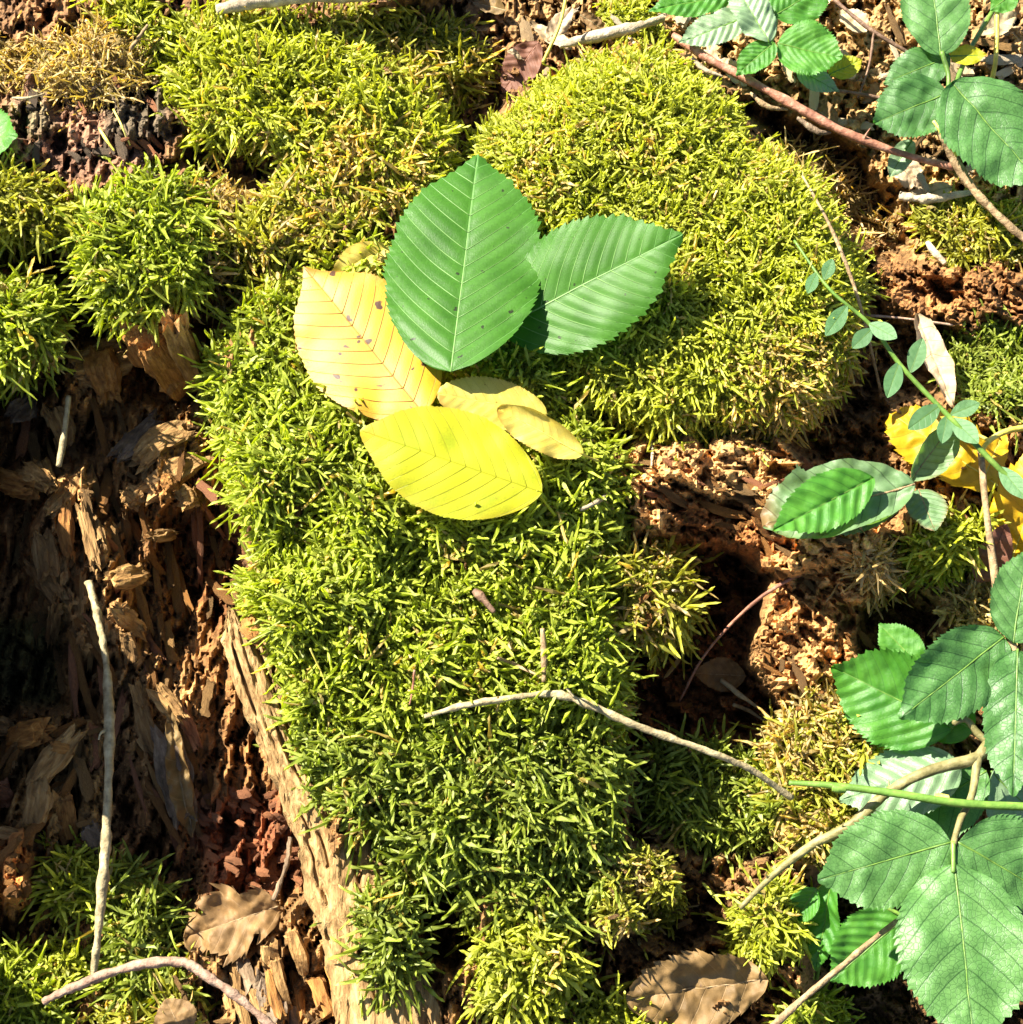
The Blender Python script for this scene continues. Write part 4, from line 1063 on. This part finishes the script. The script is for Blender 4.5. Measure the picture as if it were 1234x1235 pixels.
build_leaf('withered_leaf', (1108, 590), (1128, 640), 48, 'wither', 'short blue green leaf hanging below the drooping one', group=GR, lift=(1.6, 1.4), clear=1.1, rib='twig_tan', k=0.62, nv=6, corr=0.018, fold=R(8), teeth=14, tooth=0.03, wave=0.1, crump=0.02, seed=47)
build_leaf('yellow_leaf', (1195, 585), (1066, 498), 88, 'yellow_deep', 'crumpled deep yellow leaf under the small leaved sprig', group=GR, lift=(0.9, 1.5), clear=0.5, rib='stem_yellow', k=0.6, nv=8, corr=0.012, fold=R(10), teeth=12, tooth=0.05, wave=0.22, crump=0.06, tmax=0.5, blunt=0.5, seed=51)
build_leaf('yellow_leaf', (1205, 690), (1255, 545), 90, 'yellow_deep', 'deep yellow leaf with brown blotches by the upright bramble stem', group=GR, lift=(0.9, 1.4), clear=0.5, n=NR - F * 0.4 + np.array([-0.3, 0, 0]), rib='stem_yellow', k=0.6, nv=8, corr=0.012, fold=R(12), teeth=10, tooth=0.06, wave=0.22, crump=0.06, tmax=0.5, blunt=0.5, seed=53)
build_leaf('yellow_leaf', (1180, 580), (1205, 520), 34, 'yellow_deep', 'narrow yellow leaf scrap beside the upright bramble stem', group=GR, lift=(0.8, 1.0), clear=0.5, rib='stem_yellow', k=0.6, nv=5, corr=0.01, fold=R(10), teeth=8, tooth=0.03, wave=0.15, seed=54)
build_leaf('red_leaf', (1168, 700), (1198, 632), 44, 'dry_red', 'dark red brown dead leaf beside the blotched yellow leaf', group=GR, lift=(0.6, 1.0), clear=0.5, rib='dry_red', k=0.7, nv=6, corr=0.006, fold=R(18), teeth=8, tooth=0.02, wave=0.15, seed=55)
build_leaf('dry_leaf', (1105, 382), (1150, 488), 46, 'dry_pale', 'curled grey beige dead leaf beside the dull green moss pad', group=GR, lift=(1.4, 1.4), rib='twig_pale', k=0.7, nv=6, corr=0.012, roll=1.2, teeth=9, tooth=0.05, wave=0.2, crump=0.05, seed=57)

# -- brown dead leaves
GD = 'dead brown leaves'
build_leaf('dry_leaf', (335, 1092), (228, 1128), 88, 'dry_brown', 'lobed brown dead leaf lying against the foot of the bark slab', group=GD, lift=(1.2, 1.2), clear=0.35, rib='twig_tan', k=0.8, nv=5, corr=0.012, fold=R(10), teeth=5, tooth=0.12, wave=0.3, crump=0.07, tmax=0.45, blunt=0.45, lobes=2, seed=61)
build_leaf('dry_leaf', (925, 1180), (755, 1205), 92, 'dry_brown', 'large flat brown dead leaf near the yellow green moss tuft', group=GD, lift=(1.4, 1.0), clear=0.35, n=NR + np.array([0.1, -0.4, 0]), rib='twig_tan', k=0.7, nv=7, corr=0.008, fold=R(7), teeth=10, tooth=0.05, wave=0.25, crump=0.09, tmax=0.5, blunt=0.6, seed=63)
build_leaf('dry_leaf', (650, 50), (606, 112), 50, 'dry_red', 'reddish brown dead leaf in the cleft behind the mound', group=GD, lift=(1.2, 0.8), rib='twig_red', k=0.7, nv=8, corr=0.012, fold=R(10), teeth=14, tooth=0.02, wave=0.15, seed=65)
build_leaf('dry_leaf', (222, 1250), (200, 1205), 52, 'dry_brown', 'dull brown dead leaf below the curved pink twig', group=GD, lift=(0.9, 1.1), rib='twig_tan', k=0.7, nv=6, corr=0.006, fold=R(5), teeth=8, tooth=0.02, wave=0.15, seed=66)
build_leaf('dry_leaf', (232, 1010), (205, 850), 50, 'dry_brown', 'long withered brown leaf hanging in the left hollow', group=GD, lift=(1.2, 2.0), rib='twig_tan', k=0.7, nv=6, corr=0.012, roll=1.8, teeth=7, tooth=0.12, wave=0.4, crump=0.14, seed=67)
build_leaf('dry_leaf', (900, 815), (838, 812), 44, 'dry_brown', 'shaded brown dead leaf inside the right hollow', group=GD, lift=(0.6, 0.8), rib='twig_tan', k=0.7, nv=6, corr=0.01, fold=R(8), teeth=8, tooth=0.03, wave=0.15, seed=68)
GS = 'pale dead leaf scraps in the litter behind the stump'
SCRAPS = ['pale leaf scrap behind the yellow straw',
          'pale leaf scrap in front of the yellow straw, above the reddish dead leaf',
          'pale leaf scrap beside the pale moss knob behind the mound',
          'small pale leaf scrap at the edge of the reddish dead leaf',
          'pale leaf scrap at the head of the shaded brownish cleft',
          'dead leaf scrap under the left leaves of the pleated bramble',
          'dead leaf scrap right of the largest pleated bramble leaf',
          'dead leaf scrap beside the upper end of the dark forked twig',
          'dead leaf scrap above the middle of the reddish cane',
          'dead leaf scrap below the joint of reddish cane and forked stick',
          'dead leaf scrap beneath the side shoot of the dark twig',
          'dead leaf scrap beside the thin yellow upright bramble stem',
          'dead leaf scrap touching the upper part of the reddish cane',
          'flat dead leaf scrap on the yellowish fibrous wood strip',
          'dead leaf scrap behind the light pleated bramble leaves']
for si_, (b_, t_, w_, l1, l2) in enumerate([((660, 50), (690, 10), 26, 1.0, 1.2), ((690, 60), (640, 30), 24, 1.0, 1.3), ((700, 18), (735, 40), 22, 0.8, 0.8), ((640, 70), (612, 62), 18, 1.0, 1.2), ((610, 12), (570, 2), 22, 1.0, 1.2),
                              ((870, 75), (840, 55), 28, 0.7, 0.8), ((1030, 95), (1000, 60), 36, 0.6, 0.9), ((1045, 40), (1015, 12), 34, 0.7, 0.9), ((1010, 150), (975, 125), 32, 0.7, 0.9), ((1080, 195), (1110, 225), 40, 0.7, 0.7),
                              ((1040, 125), (1060, 80), 34, 0.6, 0.6), ((1180, 40), (1225, 20), 34, 0.6, 0.9), ((900, 105), (870, 70), 26, 0.6, 0.6), ((1150, 225), (1090, 240), 26, 0.7, 0.5), ((970, 10), (1010, -20), 36, 0.7, 0.9)]):
    build_leaf('leaf_scrap', b_, t_, w_, rnd.choice(['dry_pale', 'dry_pale', 'dry_brown']), SCRAPS[si_], group=GS, lift=(l1, l2), rib='twig_pale', k=0.7, nv=6, corr=0.012, fold=R(rnd.uniform(5, 25)),
               teeth=8, tooth=0.05, wave=0.2, crump=0.06, nu=40, nvx=9)

# ------------------------------------------------------------------ brambles and sprigs
def lift_pts(pts):
    return np.array([place(x, y, e) for x, y, e in pts])

def thorns(parent, pts, n, mat, seed, size=0.28):
    r = random.Random(seed)
    Pp = spline(lift_pts(pts), 200)
    for k in range(n):
        i = r.randrange(8, 190)
        T = nrm(Pp[i + 1] - Pp[i])
        d = nrm(np.cross(T, [r.gauss(0, 1), r.gauss(0, 1), r.gauss(0, 1)]))
        tube('thorn', [Pp[i], Pp[i] + d * size * 0.005 + T * 0.0006, Pp[i] + d * size * 0.01 + T * 0.0018], [0.0007, 0.0004, 0.00008], M[mat], parent, 5, 5)

def plant(name, loc, label, cat='plant', group='bramble plants around the stump'):
    return empty(name, loc, label, cat, group)

BK = dict(k=0.95, nv=7, corr=0.0045, teeth=22, tooth=0.034, wave=0.13, crump=0.022, tipw=0.5, tmax=0.43, blunt=0.66, rib='stem_green', ribr=0.05)
def bl(root, base, tip, w, la, lb, mat='bramble', n=None, **kw):
    d = dict(BK); d.update(kw)
    build_leaf('leaf', base, tip, w, mat, parent=root, lift=(la, lb), absolute=True, n=n, **d)

# bramble at the lower right
A_ = plant('bramble_plant', place(1240, 1000, -6), 'bramble with large three part green leaves rising beside the green stalk')
cane = [(893, 1095, -1.6), (930, 1058, -0.9), (975, 1022, -0.2), (1030, 992, 0.4), (1068, 958, 0.8), (1120, 930, 1.0), (1175, 915, 0.9), (1198, 893, 0.6), (1260, 850, -1.0)]
tube('cane', lift_pts(cane), [0.0009, 0.0015, 0.0019, 0.0021, 0.0021, 0.0022, 0.0023, 0.0024], M['stem_olive'], A_, 10, 90, 0.14, 3)
thorns(A_, cane, 9, 'stem_olive', 4, 0.4)
tube('petiole', lift_pts([(1180, 912, 0.9), (1172, 960, 1.3), (1158, 990, 1.7), (1150, 1018, 2.0)]), [0.0016, 0.0013, 0.0012], M['stem_olive'], A_, 8, 30, 0.12, 5)
tube('petiole', lift_pts([(1150, 1015, 2.0), (1150, 1040, 2.1), (1150, 1052, 2.2)]), [0.0010, 0.0008], M['stem_green'], A_, 8, 12)
bl(A_, (1152, 1040), (1176, 1268), 142, 2.2, 2.6, n=-F * 0.7 + NR * 0.5, fold=R(5), cup=0.03, seed=71)
bl(A_, (1147, 1016), (986, 1062), 104, 2.0, 1.4, n=-F * 0.7 + NR * 0.5 + np.array([-0.1, 0, 0]), fold=R(5), cup=0.03, seed=72, blunt=0.58)
bl(A_, (1156, 1016), (1275, 1085), 118, 2.0, 1.3, n=-F * 0.6 + NR * 0.5 + np.array([0.15, 0, 0]), fold=R(4), cup=0.03, seed=73, blunt=0.6)
bl(A_, (1160, 925), (1012, 965), 84, -0.2, -1.0, 'bramble_pale', n=NR + np.array([-0.2, 0, 0]), corr=0.018, seed=74)
bl(A_, (1190, 930), (1060, 1010), 90, -0.8, -2.2, 'bramble', n=NR, seed=75)
bl(A_, (1195, 930), (1275, 1010), 90, -0.8, -2.0, 'bramble_pale', n=NR, seed=76)
bl(A_, (1140, 1060), (1290, 1180), 90, -2.8, -4.0, 'bramble_pale', n=NR, seed=77)
tube('stem', lift_pts([(1183, 545, 1.2), (1188, 600, 1.6), (1198, 680, 1.4), (1208, 740, 1.2), (1222, 780, 1.4), (1240, 830, 1.0), (1262, 880, -1)]), [0.0013, 0.0016, 0.0017, 0.0018], M['twig_tan'], A_, 8, 60, 0.12, 8)
tube('stem', lift_pts([(1198, 900, 0.7), (1180, 885, 0.8), (1165, 868, 1.0), (1150, 872, 1.2)]), [0.0017, 0.0012], M['stem_olive'], A_, 8, 20, 0.1, 9)
bl(A_, (1150, 878), (1004, 804), 112, 0.3, -0.6, 'bramble_bright', n=NR * 0.8 + np.array([-0.2, -0.5, 0.2]), corr=0.015, nv=9, fold=R(16), seed=78, tmax=0.44)
bl(A_, (1212, 768), (1087, 866), 92, 1.6, 1.6, n=-F * 0.8 + NR * 0.3, fold=R(5), corr=0.007, nv=7, seed=79, blunt=0.58)
bl(A_, (1112, 806), (1060, 752), 46, 0.4, 0.2, 'bramble_bright', n=NR + np.array([-0.3, 0, 0]), fold=R(10), seed=80)
bl(A_, (1228, 782), (1222, 962), 72, 1.7, 1.6, n=-F * 0.8 + NR * 0.3 + np.array([-0.2, 0, 0]), fold=R(5), corr=0.007, seed=81, blunt=0.55)
bl(A_, (1222, 776), (1240, 662), 70, 1.6, 1.8, n=-F * 0.8 + NR * 0.3, fold=R(5), corr=0.007, seed=82, blunt=0.58)
bl(A_, (1175, 880), (1110, 850), 60, 0.2, -0.4, 'bramble_bright', seed=83)

A2 = plant('bramble_shoot', place(1000, 1170, -6.5), 'young bright green bramble shoot under the large bramble leaves')
bl(A2, (1092, 1106), (1002, 1184), 84, -1.8, -2.6, 'bramble_bright', n=NR + np.array([0.0, -0.2, 0]), corr=0.014, nv=8, fold=R(6), seed=91)
bl(A2, (1003, 1062), (984, 1172), 40, -1.6, -3.4, 'bramble_bright', n=NR + np.array([-0.6, -0.3, 0]), corr=0.02, fold=R(20), seed=92)
bl(A2, (985, 1072), (958, 1112), 34, -1.8, -2.6, 'bramble_bright', n=NR + np.array([-0.6, -0.3, 0]), corr=0.02, fold=R(20), seed=93)
tube('stem', lift_pts([(985, 1180, -6.0), (995, 1110, -3.0), (1003, 1062, -1.7), (1040, 1080, -1.7), (1092, 1106, -1.8)]), [0.0010, 0.0008], M['stem_green'], A2, 6, 24)

# bramble at the upper right
B_ = plant('bramble_plant', place(1200, -20, -3.5), 'bramble with broad dull green leaves above the forked broken stick')
bl(B_, (1135, 66), (1118, -60), 92, 1.4, 1.8, n=-F * 0.7 + NR * 0.5, fold=R(5), seed=101, blunt=0.58)
bl(B_, (1146, 68), (1066, 100), 58, 1.0, 0.6, n=-F * 0.5 + NR * 0.5, fold=R(5), seed=102)
bl(B_, (1143, 112), (1052, 150), 84, 1.1, 0.7, n=-F * 0.6 + NR * 0.5, fold=R(5), seed=103, blunt=0.58)
bl(B_, (1148, 100), (1262, 226), 132, 1.3, 1.3, n=-F * 0.7 + NR * 0.5 + np.array([0.1, 0, 0]), fold=R(5), corr=0.007, seed=104, blunt=0.6)
bl(B_, (1145, 68), (1190, 66), 28, 0.9, 0.9, 'yellow_green', fold=R(10), seed=105, nu=50, nvx=12)
bl(B_, (1100, 168), (1072, 215), 30, -1.0, -1.5, 'bramble_pale', fold=R(10), seed=106, nu=50, nvx=12)
bl(B_, (1225, -10), (1195, 12), 36, 0.5, 0.2, 'bramble_bright', seed=107, nu=50, nvx=12)
tube('stem', lift_pts([(1203, -30, 0.2), (1202, 60, -0.4), (1196, 100, -1.2)]), [0.0011, 0.0012], M['stem_yellow'], B_, 8, 20, 0.1)
tube('stem', lift_pts([(1136, 62, 1.4), (1144, 90, 1.1), (1146, 115, 1.0), (1170, 60, 0.2), (1210, -10, -1.0), (1225, -60, -3.5)]), [0.0011, 0.0011, 0.0013], M['stem_green'], B_, 8, 40, 0.1)

C_ = plant('bramble_plant', place(940, -30, -3.5), 'bramble with pleated light green leaves behind the reddish cane')
bl(C_, (938, 52), (1016, 70), 84, 0.6, 0.6, 'bramble_bright', n=NR - F * 0.3, fold=R(5), nv=9, corr=0.014, seed=111, blunt=0.58)
bl(C_, (932, 20), (1000, -20), 70, 0.4, 0.4, 'bramble_bright', n=NR - F * 0.3, fold=R(5), nv=9, corr=0.014, seed=118, blunt=0.58)
bl(C_, (928, 50), (884, -22), 54, 0.8, 0.8, 'bramble_pale', n=NR, fold=R(8), nv=9, corr=0.016, seed=112)
bl(C_, (905, 18), (818, 52), 50, 0.3, 0.1, 'bramble_pale', n=NR, fold=R(8), nv=9, corr=0.016, seed=113)
bl(C_, (934, 52), (888, 90), 42, 0.6, 0.4, 'bramble_bright', n=NR, fold=R(8), nv=8, corr=0.02, seed=114)
bl(C_, (885, -8), (782, 14), 52, 0.2, 0.0, 'bramble_bright', n=NR, fold=R(6), nv=9, corr=0.02, seed=115)
bl(C_, (960, 82), (1012, 112), 34, -0.2, -0.6, 'bramble_pale', n=NR, fold=R(8), nv=8, corr=0.02, seed=116)
bl(C_, (1000, 90), (1040, 72), 36, -0.6, -0.6, 'yellow_green', n=NR, fold=R(8), nv=7, corr=0.02, seed=117)
tube('stem', lift_pts([(930, 52, 0.6), (936, 30, 0.2), (940, -30, -2.5)]), [0.0008, 0.0010], M['stem_green'], C_, 8, 20, 0.1)
D0 = plant('bramble_leaf', place(0, 170, -1), 'green toothed leaf edge beside the dry straw moss')
bl(D0, (-60, 160), (22, 165), 80, 1.2, 2.6, 'bramble_bright', n=NR - F * 0.3, seed=121)

# small leaved sprig
S_ = plant('leafy_sprig', place(1262, 618, 0.5), 'slender green sprig with small oval leaves arching over the yellow leaf', 'sprig', 'thin stems among the leaves')
sp_ = [(958, 290, 3.8), (1000, 348, 4.0), (1050, 392, 3.8), (1090, 445, 3.2), (1150, 508, 3.0), (1205, 565, 2.8), (1262, 618, 2.4)]
tube('stem', lift_pts(sp_), [0.0005, 0.0008, 0.0010, 0.0012, 0.0013], M['stem_green'], S_, 8, 60, 0.05)
for (b_, t_, w_, la, lb) in [((985, 328), (974, 354), 15, 4.0, 4.2), ((994, 338), (1004, 312), 16, 4.0, 4.2), ((1022, 368), (996, 405), 21, 4.0, 4.0), ((1048, 390), (1082, 408), 22, 3.9, 4.2), ((1052, 396), (1028, 420), 20, 3.9, 3.8),
                             ((1098, 450), (1113, 408), 22, 3.2, 3.6), ((1085, 436), (1070, 480), 22, 3.3, 3.4), ((1135, 488), (1095, 518), 24, 3.1, 3.3), ((1146, 500), (1182, 486), 20, 3.0, 3.3), ((1143, 500), (1136, 535), 19, 3.0, 3.0),
                             ((1148, 504), (1180, 535), 25, 3.0, 3.2), ((1205, 562), (1238, 602), 24, 2.8, 3.0)]:
    bl(S_, b_, t_, w_, la, lb, 'sprig', n=-F * 0.7 + NR * 0.4, teeth=1, tooth=0.0, tipw=0.0, crump=0.0, corr=0.002, nv=6, fold=R(6), tmax=0.52, blunt=0.75, ribr=0.02, nu=40, nvx=9, wave=0.03)
S3 = plant('yellow_sprig', place(1262, 520, 0), 'thin yellow green stem reaching in beside the dull green moss pad', 'sprig', 'thin stems among the leaves')
tube('stem', lift_pts([(1262, 512, 1.4), (1215, 520, 1.6), (1190, 535, 1.6), (1184, 552, 1.3)]), [0.0013, 0.0010], M['stem_yellow'], S3, 8, 20, 0.1)
tube('side_shoot', lift_pts([(1195, 532, 1.6), (1165, 520, 1.4), (1145, 528, 1.0)]), [0.0008, 0.0006], M['stem_yellow'], S3, 8, 14, 0.1)

# ------------------------------------------------------------------ twigs, canes, stalks
GT = 'fallen twigs and stalks'
def twig(name, pts, radii, mat, label, cat='twig', rough=0.16, n=70, sides=10, seed=1, absolute=False, extra=()):
    Pp = lift_pts(pts) if absolute else np.array([surf(x, y, l) for x, y, l in pts])
    root = empty(name, Pp[0], label, cat, GT)
    tube('shaft', Pp, [r * 0.01 for r in radii], M[mat], root, sides, n, rough, seed)
    for nm, ep, er, em in extra:
        Q_ = lift_pts(ep) if absolute else np.array([surf(x, y, l) for x, y, l in ep])
        tube(nm, Q_, [r * 0.01 for r in er], M[em or mat], root, 8, 24, rough, seed + 3)
    return root

tw = [(512, 864, 1.6), (560, 851, 1.9), (620, 841, 1.9), (668, 837, 1.9), (710, 850, 1.8), (770, 876, 1.6), (850, 905, 1.0), (905, 928, 0.2), (955, 962, -1.0)]
twig('bent_twig', tw, [0.09, 0.12, 0.13, 0.15, 0.14, 0.13, 0.13, 0.12], 'twig_pale', 'long pale bent twig crossing from the moss over the dark hollow', absolute=True, seed=4, n=140, rough=0.28,
     extra=[('side_shoot', [(700, 846, 1.8), (690, 838, 2.1), (683, 829, 2.2)], [0.06, 0.04], None)])
twig('upright_stick', [(107, 702, -2.2), (118, 745, -2.0), (128, 800, -1.9), (132, 870, -1.8), (130, 960, -1.9), (126, 1040, -2.0), (119, 1120, -2.4), (112, 1180, -3.0)], [0.15, 0.17, 0.16, 0.19, 0.18, 0.2, 0.17, 0.12], 'twig_pale',
     'straight pale stick standing in the left hollow before the moss', 'stick', absolute=True, seed=9, n=150, rough=0.3, extra=[('side_shoot', [(131, 880, -1.8), (122, 884, -1.5), (119, 892, -1.4)], [0.07, 0.04], None)])
twig('short_stick', [(83, 478, -1.6), (78, 520, -1.5), (71, 562, -1.6)], [0.10, 0.13, 0.15], 'twig_pale', 'short cream stick leaning on a wood block in the left hollow', 'stick', absolute=True, seed=11, n=40)
twig('curved_twig', [(52, 1208, -1.2), (90, 1190, -1.0), (150, 1168, -0.9), (215, 1160, -0.9), (250, 1178, -1.0), (290, 1205, -1.2), (335, 1245, -1.5)], [0.16, 0.17, 0.16, 0.19, 0.16, 0.17], 'twig_pink',
     'curved pinkish brown twig over the lower left moss', absolute=True, seed=13, n=120, rough=0.26)
twig('lichen_twig', [(350, 1010, -3.8), (345, 1045, -3.6), (330, 1085, -3.4)], [0.10, 0.10, 0.09], 'chunk_grey', 'short grey lichened twig above the lobed brown leaf', absolute=True, seed=15, n=40, rough=0.4)
twig('bramble_cane', [(812, 42, -0.6), (850, 68, -0.4), (900, 95, -0.3), (960, 128, -0.4), (1020, 160, -0.4), (1090, 186, -0.6), (1150, 202, -0.8)], [0.17, 0.19, 0.20, 0.20, 0.17, 0.16], 'twig_red',
     'reddish brown cane slanting behind the smooth moss mound', 'cane', absolute=True, seed=17, n=110, rough=0.2,
     extra=[('peeling_bark', [(835, 70, -0.7), (850, 84, -0.8), (872, 92, -0.8)], [0.07, 0.13, 0.05], 'bleached'), ('peeling_bark', [(905, 112, -0.8), (925, 128, -0.8), (950, 132, -0.9)], [0.06, 0.14, 0.05], 'twig_tan'),
            ('peeling_bark', [(962, 142, -0.8), (985, 158, -0.7), (1002, 160, -0.8)], [0.08, 0.16, 0.06], 'chunk_grey'), ('thorn', [(900, 94, -0.2), (897, 88, 0.1), (896, 82, 0.2)], [0.06, 0.01], None), ('thorn', [(1042, 168, -0.3), (1046, 160, 0.0), (1050, 154, 0.1)], [0.06, 0.01], None)])
twig('forked_stick', [(1121, 138, 0.6), (1138, 165, 0.4), (1152, 195, -0.2), (1180, 235, -0.4), (1215, 270, -0.6), (1262, 310, -1.0)], [0.19, 0.21, 0.20, 0.16, 0.17], 'twig_tan',
     'forked broken stick whose stub is split open yellow', 'stick', absolute=True, seed=19, n=90, rough=0.2, extra=[('split_stub', [(1126, 146, 0.85), (1140, 165, 0.75), (1154, 188, 0.3)], [0.09, 0.12, 0.06], 'stem_yellow')])
st = [(952, 944, 1.2), (1010, 948, 1.5), (1080, 957, 1.8), (1160, 969, 1.9), (1262, 974, 1.8)]
twig('green_stalk', st, [0.10, 0.13, 0.15, 0.16, 0.16], 'stem_green', 'smooth green grass stalk lying across the thorny bramble cane', 'stalk', absolute=True, seed=21, n=70, rough=0.03,
     extra=[('joint', [(1004, 950, 1.5), (1012, 951, 1.5), (1020, 952, 1.5)], [0.15, 0.19, 0.15], 'stem_green'), ('joint', [(1128, 962, 1.75), (1136, 963, 1.75), (1144, 964, 1.75)], [0.16, 0.19, 0.16], 'stem_yellow')])
twig('pale_twig', [(925, 1245, -0.6), (965, 1208, -0.4), (1010, 1170, -0.2), (1060, 1128, -0.2), (1108, 1092, -0.4)], [0.14, 0.13, 0.11, 0.10], 'twig_tan', 'thin pale twig slanting under the large bramble leaf', absolute=True, seed=23, n=70)
twig('thin_twig', [(820, 845, -5.0), (850, 790, -3.0), (900, 735, -1.6), (950, 700, -1.2), (1002, 678, -1.2)], [0.05, 0.06, 0.08, 0.11], 'twig_red', 'thin reddish twig leaning out of the right hollow', absolute=True, seed=25, n=60)
twig('dry_stalk', [(968, 212, 2.6), (1000, 270, 3.2), (1025, 330, 3.0), (1042, 385, 2.0), (1062, 470, -1.0)], [0.05, 0.08, 0.07, 0.06], 'twig_tan', 'thin dry stalk bending along the edge of the smooth moss mound', 'stalk', absolute=True, seed=27, n=60)
twig('thin_twig', [(1042, 380, -1.6), (1090, 384, -1.2), (1150, 392, -1.2)], [0.06, 0.05], 'twig_pink', 'thin horizontal twig under the rotten log', absolute=True, seed=29, n=40)
twig('dead_branch', [(262, 12, 2.2), (310, 0, 2.6), (380, -8, 2.8), (470, -10, 2.6)], [0.25, 0.36, 0.42, 0.42], 'bleached', 'bleached bare branch behind the pale tangled moss', 'branch', absolute=True, seed=31, n=60, rough=0.2)
twig('pale_branch', [(675, 55, -1.4), (710, 46, -1.2), (760, 34, -1.2), (800, 22, -1.4)], [0.16, 0.24, 0.26, 0.2], 'bleached', 'short bleached branch at the back foot of the smooth mound', 'branch', absolute=True, seed=33, n=50, rough=0.3)
twig('yellow_straw', [(686, -20, 0.5), (675, 30, 0.2), (655, 75, -0.4)], [0.07, 0.08], 'stem_yellow', 'yellow straw standing before the pale dead leaves behind the stump', 'straw', absolute=True, seed=35, n=40, rough=0.05)
twig('dark_twig', [(985, -20, -1.4), (1030, 20, -1.2), (1060, 42, -1.2), (1100, 66, -1.4)], [0.08, 0.11, 0.09], 'twig_dark', 'dark twig in the litter between the bramble clumps', absolute=True, seed=37, n=50, extra=[('side_shoot', [(1054, 40, -1.2), (1048, 80, -1.4), (1035, 118, -1.6)], [0.06, 0.05], None)])
twig('dark_twig', [(1002, 108, -1.4), (1030, 112, -1.3), (1062, 118, -1.4)], [0.07, 0.08], 'twig_dark', 'short dark twig beside the lowest leaf of the pleated bramble', absolute=True, seed=39, n=30)
twig('bleached_chip', [(1118, 292, -2.2), (1128, 305, -2.1), (1140, 318, -2.2)], [0.12, 0.15, 0.10], 'bleached', 'cream wood sliver in front of the grey green moss', 'wood sliver', absolute=True, seed=41, n=20, rough=0.3)
twig('bleached_strip', [(1085, 236, -2.4), (1120, 240, -2.2), (1175, 232, -2.3)], [0.14, 0.2, 0.12], 'bleached', 'yellowish fibrous wood strip below the reddish cane', 'wood sliver', absolute=True, seed=43, n=40, rough=0.5)
for (pts, r_, m, lab) in [
    ([(654, 758, 1.0), (656, 790, 0.8), (656, 822, 0.7)], 0.13, 'twig_tan', 'upright brown twig stub in the middle moss'),
    ([(600, 793, 0.9), (622, 802, 0.8), (650, 815, 0.8)], 0.09, 'twig_tan', 'short slanting twig stub beside the upright stub'),
    ([(572, 712, 0.9), (582, 722, 0.9), (596, 738, 0.8)], 0.2, 'twig_dark', 'dull brown bark flake lying on the middle moss'),
    ([(374, 782, 0.9), (386, 808, 0.9), (398, 838, 0.7)], 0.045, 'stem_yellow', 'yellow grass blade at the moss edge near the bark slab'),
    ([(500, 808, 0.9), (498, 830, 0.9), (494, 850, 0.8)], 0.05, 'twig_red', 'thin reddish needle above the end of the bent twig'),
    ([(158, 58, 0.8), (166, 48, 1.0), (178, 30, 1.1)], 0.13, 'twig_tan', 'brown stick stub in the dry straw moss'),
    ([(15, 118, 0.6), (35, 118, 0.8), (54, 113, 0.6)], 0.07, 'twig_pale', 'cream straw across the black rotten crumbs'),
    ([(120, 155, 0.5), (128, 168, 0.8), (138, 182, 0.5)], 0.07, 'stem_yellow', 'yellowish straw on the black rotten crumbs'),
    ([(137, 132, 0.5), (146, 150, 0.9), (157, 175, 0.6)], 0.06, 'stem_yellow', 'longer straw leaning on the black rotten crumbs'),
    ([(700, 615, 0.5), (720, 605, 0.9), (738, 592, 1.0)], 0.10, 'bleached', 'white wood splinter in the moss beside the lemon leaf stalk'),
    ([(785, 525, 0.4), (787, 545, 0.4), (786, 562, 0.2)], 0.07, 'bleached', 'white thread like root under the edge of the smooth mound'),
    ([(812, 712, 0.9), (835, 716, 1.1), (858, 721, 0.9)], 0.06, 'bleached', 'white stalk poking from the spiky tuft over the hollow'),
    ([(870, 820, 0.7), (895, 840, 0.8), (928, 862, 0.7)], 0.12, 'twig_pale', 'cream splinter beside the shaded leaf of the right hollow'),
    ([(885, 850, 0.6), (905, 858, 0.8), (925, 872, 0.6)], 0.09, 'twig_pale', 'second cream splinter below the right hollow'),
    ([(415, 890, 0.6), (430, 888, 0.9), (445, 892, 0.6)], 0.05, 'stem_yellow', 'pale thread over the small gap in the hanging moss')]:
    twig('wood_sliver' if m in ('bleached', 'twig_tan', 'twig_pale', 'twig_red') else 'straw', pts, [r_ * 0.8, r_, r_ * 0.6], m, lab, 'wood sliver' if m in ('bleached', 'twig_tan', 'twig_pale', 'twig_red') else 'straw', n=20, sides=7, rough=0.25, seed=int(pts[0][0]))
